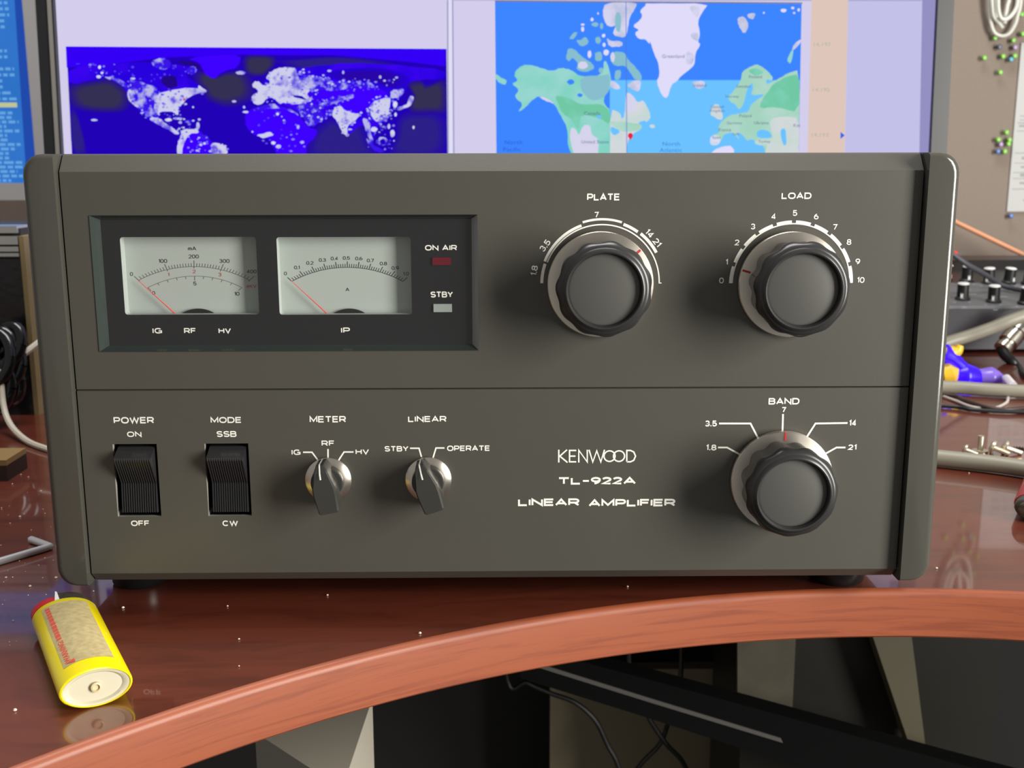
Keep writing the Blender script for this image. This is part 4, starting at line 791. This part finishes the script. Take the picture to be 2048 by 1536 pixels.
# ------------------------------------------------------------------ lighters
def lighter(base, direction, L, cols, label, sticker):
    """body axis from base towards direction, lying on its flat side"""
    a_, b_ = 0.0131, 0.0076
    r = thing('lighter', (base.x, base.y, 0), label, 'lighter')
    ey = direction.normalized(); ex = Vector((ey.y, -ey.x, 0)); ez = Vector((0, 0, 1)); c = Vector((base.x, base.y, b_))
    P = lambda u, v, w_: c+ex*u+ey*v+ez*w_
    def ering(v, k, n=48, ku=None): return [P(a_*(ku or k)*math.cos(2*math.pi*i/n), v, b_*k*math.sin(2*math.pi*i/n)) for i in range(n)]
    def loft(b, rings, cap0=True, cap1=True):
        n = len(rings[0]); b.add([p for q in rings for p in q], [(k*n+i, k*n+(i+1) % n, (k+1)*n+(i+1) % n, (k+1)*n+i) for k in range(len(rings)-1) for i in range(n)]+([tuple(range(n))] if cap0 else [])+([tuple(range(len(rings)*n-n, len(rings)*n))] if cap1 else []))
    b = mb(mat('lighter body '+cols[0], cols[1], 0.25, coat=0.4)); loft(b, [ering(0.0006, 0.90), ering(0, 0.94), ering(0.0004, 0.985), ering(0.0014, 1), ering(L-0.0015, 1), ering(L, 0.97)], False, True); body = b.build('body', r, angle=40)
    b = mb(mat('lighter base plug '+cols[0], cols[2], 0.4)); loft(b, [ering(0.0016, 0.72), ering(0.0006, 0.80), ering(0.0004, 0.905)], True, False)
    b.build('base_plug', r)
    b = mb(mat('lighter valve '+cols[0], (206, 190, 150), 0.4)); b.lathe(P(0, 0.0014, 0), [(0.0019, 0), (0.0019, 0.0010), (0.0013, 0.0012), (0.0012, 0.0004), (0, 0.0004)], 24, ax=-ey, e1=ex); b.build('valve', r)
    # metal hood on one side, gas lever on the other, white guard between
    n = 20; b = mb(mat('dark chrome hood', (96, 92, 82), 0.25, 0.6))
    def half(v, k, u0): return [P(u0, v, -b_*k*0.95)]+[P(u0+(a_*k-u0)*(math.cos(-math.pi/2+math.pi*i/n)**0.8 if 0 < i < n else 0), v, b_*k*math.sin(-math.pi/2+math.pi*i/n)) for i in range(n+1)]+[P(u0, v, b_*k*0.95)]
    loft(b, [half(L, 0.93, -0.002), half(L+0.006, 0.93, -0.002), half(L+0.0095, 0.86, -0.0015), half(L+0.0105, 0.7, -0.001)]); b.build('hood', r, angle=50)
    b = mb(mat('lighter lever red', (206, 26, 30), 0.35)); b.add([], [])
    lev = [P(-0.003+(-a_*0.98+0.003)*math.sin(math.pi*i/14), L+0.0002, b_*0.9*math.cos(math.pi*i/14)) for i in range(15)]
    b.prism(lev, ey*0.0048); b.build('gas_lever', r, angle=60)
    b = mb(mat('white guard', (228, 228, 224), 0.4)); b.prism([P(-0.0034, L, b_*0.5), P(-0.0014, L, b_*0.5), P(-0.0014, L+0.0075, b_*0.62), P(-0.0022, L+0.0075, b_*0.62)], ez*0.0032); b.build('guard', r, smooth=False)
    b = mb(mat('striker wheel', (70, 68, 64), 0.3, 0.8)); b.lathe(P(-0.0045, L+0.0048, 0.0014), [(0.0036, -0.0012), (0.0036, 0.0012)], 24, ax=ex, e1=ez); b.build('striker_wheel', r)
    if sticker:
        th = lambda s: math.pi/2-s
        def on(s, v, lift): return P((a_+lift)*math.cos(th(s)), v, (b_+lift)*math.sin(th(s)))
        lm_ = mat('aged paper label', (188, 170, 122), 0.55, var=0.42, vscale=420); b = mb(lm_); s0, s1, v0, v1 = -0.80, 0.70, 0.0105, L-0.0045; nu = 16
        vs = [on(s0+(s1-s0)*i/nu, v, 0.00012) for v in (v0, v1) for i in range(nu+1)]
        b.add(vs, [(i, i+1, nu+2+i, nu+1+i) for i in range(nu)])
        q = b.build('paper_label', body, fix=False); q['label'] = 'worn beige warning label with red lettering'
        t = mb(mat('faded red print', (222, 84, 66), 0.6))
        def curved(s_, sc, vc, hs, lv):
            gv_, gf, asp = glyphs(s_, 0.03); t.add([on(sc-hs*w_, vc+lv*u, 0.0002) for u, w_ in gv_], gf)
        curved('WARNING:', s0+0.21, v0+0.0135, 0.19, 0.021)
        v = v0+0.0255
        while v < v1-0.004:
            l_ = random.uniform(0.0018, 0.0034); t.add([on(s0+0.13, v, 0.0002), on(s0+0.29, v, 0.0002), on(s0+0.29, v+l_, 0.0002), on(s0+0.13, v+l_, 0.0002)], [(0, 1, 2, 3)]); v += l_+0.0007
        nt_ = 8; tri = [(s0+0.11+0.30*i/nt_, 0.0016*i/nt_) for i in range(nt_+1)]
        t.add([on(a_s, v0+0.0022-h_+k_*2*h_, 0.0003) for a_s, h_ in tri for k_ in (0, 1)], [(2*i, 2*i+1, 2*i+3, 2*i+2) for i in range(nt_)])
        t.build('label_print', body, smooth=False, fix=False)
    return r
p0 = at_z(193, 1376, 0.0076); p1 = at_z(129, 1229, 0.0076)
lighter(p0, p1-p0, (p1-p0).length, ('yellow', (252, 230, 4), (198, 192, 168)), 'yellow disposable lighter with a beige warning label lying in front of the amplifier', True)
p0 = at_z(2100, 950, 0.0076); p1 = at_z(2078, 1012, 0.0076)
lighter(p0, p1-p0, (p1-p0).length, ('red', (170, 14, 34), (200, 60, 60)), 'red lighter with a metal hood, mostly cut off by the right edge', False)

# ------------------------------------------------------------------ right side: mixer, cables, screws
MY = 0.652
mx0 = at_z(1700, 706).x; mx1 = at_z(2400, 706).x
zf = at_y(1950, 612, MY).z; YB = 0.90; zk = at_y(1950, 540, 0.83).z; zk2 = at_y(1950, 512, YB).z
mixr = thing('audio_mixer', ((mx0+mx1)/2, 0.78, 0), 'black audio mixer with white-capped knobs behind the amplifier on the right', 'mixer')
prof = [(MY, 0.004), (MY+0.002, zf), (0.83, zk), (0.845, zk2), (YB, zk2), (YB, 0.004)]
mb(mat('mixer grey panel', (104, 106, 110), 0.5)).prism([Vector((mx0, y, z)) for y, z in prof], (mx1-mx0, 0, 0)).build('body', mixr, smooth=False)
for y in (MY+0.02, YB-0.03):
    for x in (mx0+0.02, mx1-0.04): mb(RUBBER).box((x, y, 0), (x+0.02, y+0.015, 0.004)).build('foot', mixr, smooth=False)
fpm = mb(mat('mixer front black', (42, 42, 50), 0.5)); fpm.box((mx0, MY-0.002, 0.004), (mx1, MY, zf-0.003)); fpm.build('front_strip', mixr, smooth=False)
bp_ = [at_p(1950, 566, Vector((0, MY+0.002, zf)), Vector((0, -(zk-zf)/(0.83-MY-0.002), 1)).normalized())][0]
rp = mb(mat('mixer rear black', (22, 22, 25), 0.35)); rp.prism([Vector((mx0, bp_.y, bp_.z+0.0003)), Vector((mx0, 0.83, zk+0.0003)), Vector((mx0, 0.8447, zk2+0.0003)), Vector((mx0, YB, zk2+0.0006)), Vector((mx0, YB, zk2-0.001)), Vector((mx0, 0.846, zk2-0.001)), Vector((mx0, 0.831, zk-0.001)), Vector((mx0, bp_.y, bp_.z-0.001))], (mx1-mx0, 0, 0)); rp.build('rear_panel', mixr, smooth=False)
sl = (zk-zf)/(0.83-MY-0.002); nrm = Vector((0, -sl, 1)).normalized()
def on_mixer(px, py):
    return at_p(px, py, Vector((0, MY+0.002, zf)), nrm)
KB = mat('mixer knob black', (28, 30, 32), 0.4); KW = mat('mixer knob white', (232, 234, 232), 0.5)
first = None
knob_px = [(1933, 563), (1978, 567), (2017, 567), (2056, 569), (1890, 560), (1925, 599), (1987, 604), (2050, 608), (1868, 594), (2112, 613), (2096, 571)]
for i, (x, y) in enumerate(knob_px):
    p = on_mixer(x, y)
    if first is None:
        b = mb(KB); b.lathe(p, [(0.0076, 0), (0.0078, 0.002), (0.0060, 0.0035), (0.0058, 0.0165)], 24, ax=nrm); kn = b.build('mixer_knob', mixr)
        kn.data.transform(Matrix.Translation(wloc(mixr)-p)); kn.location = p-wloc(mixr)
        b = mb(KW); b.lathe(p, [(0.0058, 0.0163), (0.0058, 0.0172), (0.0048, 0.0178), (0, 0.0178)], 24, ax=nrm); b.box((p.x-0.0012, p.y-0.0066, p.z+0.002), (p.x+0.0012, p.y-0.0055, p.z+0.0168)); kc = b.build('white_cap', kn)
        first = kn; firstc = kc
    else:
        kn = first.copy(); COL.objects.link(kn); kn.location = p-wloc(mixr); kn.rotation_euler = (0, 0, random.uniform(-1.2, 1.2))
        kc = firstc.copy(); COL.objects.link(kc); kc.parent = kn
mk = mb(mat('mixer print', (176, 178, 178), 0.6))
for (x, y) in knob_px:
    for dx, dy, ww in ((-16, 6, 5), (14, 6, 5), (20, -10, 16), (4, 16, 8)):
        p = on_mixer(x+dx, y+dy); p += nrm*0.0002; e = Vector((0, 0.0012, 0.0012*sl)); l_ = ww*0.00053
        mk.add([p-e-Vector((l_/2, 0, 0)), p-e+Vector((l_/2, 0, 0)), p+e+Vector((l_/2, 0, 0)), p+e-Vector((l_/2, 0, 0))], [(0, 1, 2, 3)])
mk.build('printed_marks', mixr, smooth=False, fix=False)
o = mb(mat('red lamp', (210, 30, 30), 0.4, emit=(255, 40, 30), estr=0.6)).lathe(at_y(1909, 515, YB-0.06), [(0.003, 0), (0.003, 0.006), (0, 0.008)], 16, ax=(0, 0, 1)).build('indicator_lamp', mixr)
GC = mat('grey cable sheath', (136, 132, 118), 0.45); BC = mat('dark brown cable', (62, 44, 40), 0.45); KC = mat('black cable', (24, 24, 26), 0.4)
def cable(name, pts, r, m_, label, seg=12):
    return tag(mb(m_).tube(smooth_path(pts, 8), r, seg).build(name), label, 'cable')
cable('black_lead', [at_y(1840, 420, 0.70), at_y(1880, 485, 0.70), at_y(1930, 526, 0.70), at_y(1968, 548, 0.71), on_mixer(2004, 582)+nrm*0.006, on_mixer(2046, 590)+nrm*0.0045], 0.0028, mat('grey-black lead', (66, 66, 74), 0.5), 'thin dark grey lead drooping across the mixer knobs')
cable('grey_cable', [at_z(1600, 898, 0.0058), at_z(1750, 906, 0.0058), at_z(1885, 917, 0.0058), at_z(2048, 937, 0.0058), at_z(2220, 972, 0.0058), at_z(2500, 1060, 0.0058)], 0.0057, GC, 'thick grey cable nearest the front, running past four loose screws')
cable('grey_cable', [at_z(1500, 768, 0.0062), at_z(1700, 770, 0.0062), at_z(1890, 774, 0.0062), at_z(1970, 779, 0.0062), at_z(2048, 783, 0.0062), at_z(2400, 800, 0.0062)], 0.0056, GC, 'straight thick grey cable across the desk in front of the blue plastic tool')
cable('grey_cable', [Vector((0.12, 0.404, 0.07)), Vector((0.14, 0.47, 0.07)), at_y(1760, 720, 0.56), at_y(1900, 683, 0.58), at_y(1975, 659, 0.58), at_y(2048, 632, 0.58), at_y(2200, 590, 0.60), at_y(2420, 640, 0.62), at_z(2600, 720, 0.006)], 0.0062, GC, 'thick grey cable rising in front of the mixer face')
cable('brown_cable', [at_z(1700, 770, 0.002), at_z(1890, 789, 0.003), at_z(1930, 801, 0.003), at_z(1985, 817, 0.003), at_z(2048, 816, 0.003), at_z(2200, 790, 0.003)], 0.0018, BC, 'thin brown cable sagging below the straight grey cable')
cable('black_cable', [at_z(1700, 806, 0.002), at_z(1890, 812, 0.002), at_z(1950, 820, 0.002), at_z(2048, 824, 0.002), at_z(2250, 830, 0.002)], 0.0016, KC, 'thin black cable along the desk under the brown one')
cable('white_wire', [at_z(1880, 790, 0.0015), at_z(1915, 803, 0.0015), at_z(1945, 814, 0.0015), at_z(1985, 817, 0.0012), at_z(2012, 806, 0.0012), at_z(2016, 795, 0.0012)], 0.0012, mat('pale wire', (196, 186, 180), 0.4), 'short pale wire looping beside the brown cable', 8)
# chrome connector on a dark cable
j0, j1 = at_y(2003, 700, 0.60), at_y(2052, 644, 0.615)
cn = thing('cable_connector', j0, 'chrome barrel connector on a dark cable at the right edge', 'connector')
ax_ = (j1-j0).normalized(); Lc = (j1-j0).length
mb(mat('nickel barrel', (186, 182, 172), 0.25, 1.0)).lathe(j0, [(0.0062, 0), (0.0085, 0.001), (0.0085, 0.006), (0.0072, 0.007), (0.0072, 0.010), (0.0098, 0.011), (0.0098, 0.020), (0.0088, 0.021), (0.0088, 0.024), (0.0100, 0.025), (0.0100, Lc), (0.008, Lc+0.004)], 28, ax=ax_, e1=(0, 0, 1)).build('barrel', cn, angle=30)
mb(KC).tube(smooth_path([j0+ax_*0.003, at_y(2010, 709, 0.596), at_y(2024, 723, 0.588), at_y(2038, 737, 0.578), at_z(2066, 756, 0.0035), at_z(2200, 770, 0.0035)], 8), [0.0064-0.00011*i for i in range(25)]+[0.0034]*16, 12).build('cable', cn)
mb(KC).tube([j1, j1+ax_*0.03, j1+ax_*0.07+Vector((0.02, 0, 0.0))], 0.004, 10).build('rear_cable', cn)
# blue and yellow plastic tool
tl = at_z(1935, 770, 0); to = thing('plastic_tool', (tl.x, tl.y, 0), 'glowing blue and yellow plastic tool lying behind the straight grey cable', 'tool')
BLU = mat('lit blue plastic', (24, 2, 150), 0.3, emit=(58, 0, 255), estr=0.9); BL2 = mat('hazy violet plastic', (120, 96, 190), 0.25, emit=(70, 30, 220), estr=0.10); YEL = mat('yellow plastic', (222, 178, 40), 0.35)
YT = tl.y+0.02
def blob(m_, name, pts, rad): mb(m_).tube(smooth_path(pts, 6), rad, 16).build(name, to)
zz = lambda x, y: at_y(x, y, YT)
def tap(n, a, b2, c): return [a+(b2-a)*i/(n-1)*2 if i < n/2 else b2+(c-b2)*(i/(n-1)*2-1) for i in range(n)]
blob(BLU, 'grip', [zz(1903, 758), zz(1916, 754), zz(1940, 755), zz(1958, 760)], tap(19, 0.004, 0.0125, 0.008))
blob(BL2, 'clear_end', [zz(1944, 752), zz(1966, 757), zz(1992, 760), zz(2008, 766)], tap(19, 0.006, 0.0115, 0.003))
blob(BLU, 'neck', [zz(1886, 706), zz(1904, 716), zz(1922, 732), zz(1944, 748)], tap(19, 0.009, 0.006, 0.004))
blob(YEL, 'collar', [zz(1880, 752), zz(1892, 750), zz(1906, 746), zz(1920, 741)], tap(19, 0.011, 0.012, 0.003))
blob(YEL, 'yellow_tip', [zz(1885, 709), zz(1900, 706), zz(1914, 702), zz(1920, 690)], tap(19, 0.006, 0.006, 0.003))
wcp = at_z(2020, 768, 0.003); tag(mb(mat('white plastic', (222, 220, 226), 0.4)).tube([at_z(2013, 757, 0.004), at_z(2026, 772, 0.004)], 0.0038, 12).build('plastic_clip'), 'small white plastic clip beside the blue tool', 'clip')
# screws
def screw(px, py, kind, label, sc=1.0):
    p = at_z(px, py, 0); r = thing('screw', p, label, 'screw', None)
    SM = mat('pale metal screw', (206, 198, 176), 0.3, 0.7)
    hp = [(0.0, 0.0), (0.0048, 0.0), (0.0050, 0.0012), (0.0036, 0.0022), (0.0, 0.0024)]
    shank = [(0.0019, 0.0), (0.0019, 0.009), (0.0014, 0.0100)]
    thread = [(0.0019+0.0002*(i % 2), 0.0005*i) for i in range(20)]
    if kind == 'up':
        mb(SM).lathe(p, [(0.0, 0), (0.0052, 0), (0.0054, 0.0011), (0.0030, 0.0016)], 24, ax=(0, 0, 1)).build('head', r)
        mb(SM).lathe(p+Vector((0, 0, 0.0016)), thread, 16, ax=(0, 0, 1)).build('shank', r)
    else:
        d = kind.normalized(); c = p+Vector((0, 0, 0.0050))+Vector((0, 0, 0))
        tilt = (d+Vector((0, 0, -0.30))).normalized()
        mb(SM).lathe(c, [(0.0, 0.0008), (0.0024, 0.0006), (0.0046, -0.0010), (0.0048, -0.0026), (0.0, -0.0026)], 24, ax=-tilt, e1=(0, 0, 1)).build('head', r)
        r.scale = (sc, sc, sc)
        mb(SM).lathe(c+tilt*0.0024, [(0.0017+0.0002*(i % 2), 0.0005*i) for i in range(22)], 14, ax=tilt, e1=(0, 0, 1)).build('shank', r)
screw(1926, 908, Vector((0.9, -0.5, 0)), 'screw at the left end of the four loose screws, lying with its head up', 0.75)
screw(1960, 903, 'up', 'screw standing upright on its head beside the grey cable')
screw(1980, 907, Vector((0.8, -0.55, 0)), 'screw lying just right of the upright one, shank pointing right')
screw(2004, 907, Vector((0.9, -0.35, 0)), 'rightmost lying screw, nearest the star washer')
p = at_z(2039, 899, 0); b = mb(mat('dark steel washer', (48, 44, 40), 0.4, 0.7)); n = 14; vs = []
for i in range(2*n):
    a = math.pi*i/n
    for r_, h in ((0.0022, 0.0005), (0.0048 if i % 2 else 0.0036, 0.0005+(0.0008 if i % 2 else 0)), (0.0048 if i % 2 else 0.0036, 0.0)): vs.append(p+Vector((r_*math.cos(a), r_*math.sin(a), h)))
N_ = 2*n; b.add(vs, [(3*i+k, 3*i+k+1, (3*i+3) % (3*N_)+k+1, (3*i+3) % (3*N_)+k) for i in range(N_) for k in range(2)])
tag(b.build('star_washer', smooth=False), 'tiny dark star washer on the desk at the right edge', 'washer')

# ------------------------------------------------------------------ wall: pins, paper, white cable, rod
YW = 1.0
pins = [((1989.5, 76), 'green', 'green pushpin just under the hanging white cable'), ((1998.5, 94), 'navy', 'dark navy pushpin below the hanging white cable'), ((2026, 81), 'green', 'green pushpin above the violet pin near the paper corner'), ((2045, 68), 'green', 'green pushpin above the top left corner of the paper'), ((2029.5, 95), 'violet', 'violet pushpin beside the top of the paper'), ((1968, 116), 'green', 'leftmost green pushpin of the upper pin cluster'), ((2005.5, 113), 'green', 'green pushpin left of the turquoise pin'), ((2029, 112), 'green', 'green pushpin touching the turquoise pin on its right'), ((2021.5, 119), 'cyan', 'turquoise pushpin beside the paper'), ((2000, 145), 'green', 'lowest green pushpin of the upper pin cluster'),
        ((2012.5, 265), 'green', 'topmost green pushpin of the lower cluster'), ((1996, 279.5), 'green', 'leftmost green pushpin of the lower cluster'), ((2018.5, 280), 'green', 'green pushpin at the right of the lower cluster, upper of a touching pair'), ((2016.5, 288), 'green', 'green pushpin at the right of the lower cluster, lower of a touching pair'), ((2001, 289), 'violet', 'violet pushpin in the lower cluster'), ((1995.5, 303), 'blue', 'blue pushpin at the bottom of the lower cluster'), ((2009, 303), 'green', 'lowest green pushpin of the lower cluster beside the blue one'), ((2021.5, 432), 'blue', 'blue pushpin just below the paper'), ((2043, 29), 'green', 'green pushpin beside the loops of white cable')]
pc = {'green': (118, 190, 48), 'navy': (58, 66, 100), 'violet': (160, 130, 180), 'cyan': (60, 150, 176), 'blue': (58, 104, 176)}
pm = {}
for (px, py), col, lab in pins:
    p = at_y(px, py, YW-0.006)
    if col not in pm:
        b = mb(mat('pin '+col, pc[col], 0.35)); b.lathe((0, 0, 0), [(0.0008, -0.006), (0.0014, -0.003), (0.0016, -0.0016), (0.0030, -0.0006), (0.0033, 0.001), (0.0026, 0.0028), (0.0, 0.0034)], 16)
        o = b.build('pushpin'); pm[col] = o
    else: o = pm[col].copy(); COL.objects.link(o)
    o.location = p; tag(o, lab, 'pushpin', 'pushpins on the fabric wall')
a_, b2 = at_y(2040, 86, YW), at_y(2014, 423, YW)
PX0 = (a_.x+b2.x)/2; pz0, pz1 = b2.z, a_.z
pap = mb(mat('white paper', (186, 188, 187), 0.7)); pap.box((PX0, YW-0.0022, pz0), (PX0+0.21, YW-0.0002, pz1)); po = pap.build('paper_sheet', smooth=False)
tag(po, 'white printed sheet pinned to the fabric wall at the right edge', 'paper')
pt = mb(mat('paper grey print', (150, 152, 154), 0.7))
for y, k, th in ((246, 0, 2), (252, 1, 4), (262, 0, 1.5), (225, 2, 5), (232, 1, 1.5), (240, 1, 1.5), (249, 2, 4), (306, 0, 1.6), (316, 2, 5), (326, 0, 1.2), (334, 2, 4), (345, 0, 1.4), (350, 2, 6), (357, 0, 1.4), (366, 2, 4), (378, 0, 1.6), (180, 2, 6), (200, 2, 4), (400, 3, 3)):
    z = at_y(2030, y, YW).z; x0 = PX0+(0.004, 0.006, 0.013, 0.02)[k]; hz = th/2*0.00064
    xx = x0
    while xx < PX0+0.20:
        wd = 0.2 if k == 0 else random.uniform(0.006, 0.02); x1 = min(PX0+0.20, xx+wd)
        pt.add([Vector((xx, YW-0.0024, z-hz)), Vector((x1, YW-0.0024, z-hz)), Vector((x1, YW-0.0024, z+hz)), Vector((xx, YW-0.0024, z+hz))], [(0, 1, 2, 3)]); xx = x1+0.003
pt.build('printed_text', po, smooth=False, fix=False)
wcb = mb(mat('white cable', (214, 216, 208), 0.4))
CR = lambda x, y, Y: at_y(1930+x*0.10415, y*0.10415, Y)
loops = [([(470, -900), (440, -300), (470, 100), (490, 400), (560, 620), (700, 690), (850, 640), (960, 470), (1010, 300), (1060, 100), (1090, -300), (1080, -900)], 0.990), ([(640, -900), (640, -200), (640, 150), (680, 330), (760, 380), (860, 330), (960, 200), (1010, 20), (1010, -400), (980, -900)], 0.978), ([(520, -900), (510, -200), (530, 150), (560, 330), (650, 440), (720, 540)], 0.984), ([(830, -900), (850, -100), (810, 120), (780, 300), (760, 450)], 0.985), ([(560, -900), (580, -200), (600, 200), (600, 350)], 0.992)]
for pts, Y in loops: wcb.tube(smooth_path([CR(x, y, Y) for x, y in pts], 6), 0.0024, 10)
hook = CR(760, -880, 0.985); wcb.tube([CR(400, -880, 0.99), CR(1150, -880, 0.985)], 0.004, 10); wcb.tube([hook, Vector((hook.x, 1.001, hook.z))], 0.003, 8)
tag(wcb.build('hanging_cable'), 'coil of white cable hanging on the fabric wall above the pushpins', 'cable')
rd = mb(mat('salmon wooden rod', (214, 150, 112), 0.5)); r0, r1 = at_y(1700, 322, 0.992), at_y(2420, 698, 0.93); rd.tube([r0, at_y(1915, 446, 0.955), at_y(2048, 510, 0.945), at_y(2300, 632, 0.935), at_y(2440, 700, 0.93)], 0.0030, 12)
tag(rd.build('wooden_rod'), 'thin salmon-coloured wooden rod leaning on the wall above the mixer', 'rod')

# ------------------------------------------------------------------ under the desk
pcx = at_y(681, 1480, 0.06); l1 = at_y(512, 1500, 0.12); r1_ = at_y(747, 1480, 0.16); zt_ = at_y(540, 1482, 0.11).z
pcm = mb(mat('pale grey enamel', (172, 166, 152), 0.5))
base = [Vector((pcx.x, 0.06, -0.74)), Vector((r1_.x, 0.16, -0.74)), Vector((r1_.x-0.075, 0.22, -0.74)), Vector((l1.x, 0.12, -0.74))]
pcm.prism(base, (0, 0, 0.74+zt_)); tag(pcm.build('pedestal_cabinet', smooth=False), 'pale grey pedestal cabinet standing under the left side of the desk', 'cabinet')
YB1 = 0.52
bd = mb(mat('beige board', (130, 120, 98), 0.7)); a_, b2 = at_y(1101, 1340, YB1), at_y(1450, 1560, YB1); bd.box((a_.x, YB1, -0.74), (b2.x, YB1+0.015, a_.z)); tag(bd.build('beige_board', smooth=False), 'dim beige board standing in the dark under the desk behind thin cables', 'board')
bar = thing('metal_bar', (0.1, 0.42, -0.2), 'black metal bar running diagonally under the desk in front of the beige board', 'bar')
YR = 0.27; RB = lambda x, y, d=0.0: at_y(x, y, YR-d)
bm_ = mb(mat('black steel', (9, 9, 10), 0.8, spec=0.1)); bm_.prism([RB(1040, 1290), RB(1490, 1411), RB(1900, 1524), RB(2060, 1566), RB(2060, 1690), RB(1900, 1640), RB(1560, 1522), RB(1290, 1434), RB(1040, 1356)], (0, 0.02, 0)); bm_.build('beam', bar, smooth=False)
a_, b2 = RB(1045, 1318), RB(2055, 1600)
bl = mb(mat('grey bar highlight', (84, 82, 80), 0.5)); bl.prism([RB(1060, 1322, 0.001), RB(1300, 1397, 0.001), RB(1562, 1477, 0.001), RB(1566, 1486, 0.001), RB(1300, 1405, 0.001), RB(1060, 1330, 0.001)], (0, 0.003, 0)); o = bl.build('highlight_strip', bar, smooth=False); o['label'] = 'painted grey highlight strip'  # highlight along the bar, put in as a grey strip
lz = mb(mat('black steel', (9, 9, 10), 0.8, spec=0.1)); lz.box((b2.x-0.02, YR+0.004, -0.74), (b2.x, YR+0.018, b2.z)); lz.build('support', bar, smooth=False)
YB2 = 0.36
cab = thing('metal_cabinet', (at_y(1730, 1400, YB2).x, YB2+0.15, -0.74), 'dark grey metal cabinet under the right side of the desk', 'cabinet')
a_, b2 = at_y(1490, 1270, YB2), at_y(1984, 1500, YB2)
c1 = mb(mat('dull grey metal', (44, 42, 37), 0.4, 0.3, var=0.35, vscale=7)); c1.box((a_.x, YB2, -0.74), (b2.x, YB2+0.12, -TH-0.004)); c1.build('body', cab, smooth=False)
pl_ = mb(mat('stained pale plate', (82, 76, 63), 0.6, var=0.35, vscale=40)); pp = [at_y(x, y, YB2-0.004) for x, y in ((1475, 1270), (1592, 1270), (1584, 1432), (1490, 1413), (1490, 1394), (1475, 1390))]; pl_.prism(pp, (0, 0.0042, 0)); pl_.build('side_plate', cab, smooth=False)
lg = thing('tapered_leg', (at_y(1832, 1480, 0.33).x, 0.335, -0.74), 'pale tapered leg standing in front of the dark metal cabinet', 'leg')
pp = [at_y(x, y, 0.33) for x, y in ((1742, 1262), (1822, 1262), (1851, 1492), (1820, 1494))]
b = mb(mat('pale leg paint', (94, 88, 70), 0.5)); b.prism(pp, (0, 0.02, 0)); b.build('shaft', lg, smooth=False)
b = mb(mat('black steel', (9, 9, 10), 0.8, spec=0.1)); b.box((pp[3].x, 0.331, -0.74), (pp[2].x, 0.348, pp[3].z-0.0002)); b.build('lower_tube', lg, smooth=False)
for k_, (pts, lab) in enumerate((([(1010, 1335), (1055, 1366), (1100, 1386), (1150, 1405), (1190, 1440), (1215, 1490), (1240, 1545), (1270, 1700)], 'thin black cable arching across the left of the beige board'), ([(1258, 1335), (1278, 1395), (1300, 1440), (1330, 1485), (1375, 1545), (1390, 1680)], 'thin black cable sloping down to the right over the beige board'), ([(1362, 1335), (1352, 1400), (1335, 1450), (1318, 1490), (1270, 1545), (1200, 1680)], 'thin black cable sloping down to the left over the beige board'))):
    Y = 0.415+0.012*k_; P_ = [at_y(x, y, Y) for x, y in pts]; t0 = Vector((P_[0].x-0.004, Y, -TH)); e0 = Vector((P_[-1].x+0.02, Y, -0.736))
    cable('hanging_cable', [t0]+P_+[e0], 0.0022, KC, lab, 8)

# ------------------------------------------------------------------ crumbs and dust on the desk
cr = mb(mat('pale crumbs', (226, 206, 190), 0.7))
spots = [(655, 1190), (455, 1212), (246, 1215), (187, 1182), (111, 1184), (90, 1116), (112, 1155), (12, 1155), (478, 1278), (840, 1266), (478, 1332), (60, 1172), (1255, 1173), (42, 949), (57, 954), (25, 968), (82, 982), (40, 1033), (1938, 946), (1873, 1136), (30, 1420)]
for i in range(36): spots.append((random.uniform(0, 110), random.uniform(950, 1300)))
for i, (x, y) in enumerate(spots):
    p = at_z(x, y, 0.0004); r = random.uniform(0.0003, 0.0008) if i < 21 else random.uniform(0.00015, 0.0004)
    cr.lathe(p, [(0.0, -r*0.6), (r, -r*0.1), (r*0.6, r*0.6), (0.0, r*0.8)], 6, ax=(0, 0, 1), e1=(1, random.uniform(-1, 1), 0))
tag(cr.build('crumbs', smooth=False), 'pale dust and crumbs scattered over the glossy desk', 'dust', kind='stuff')
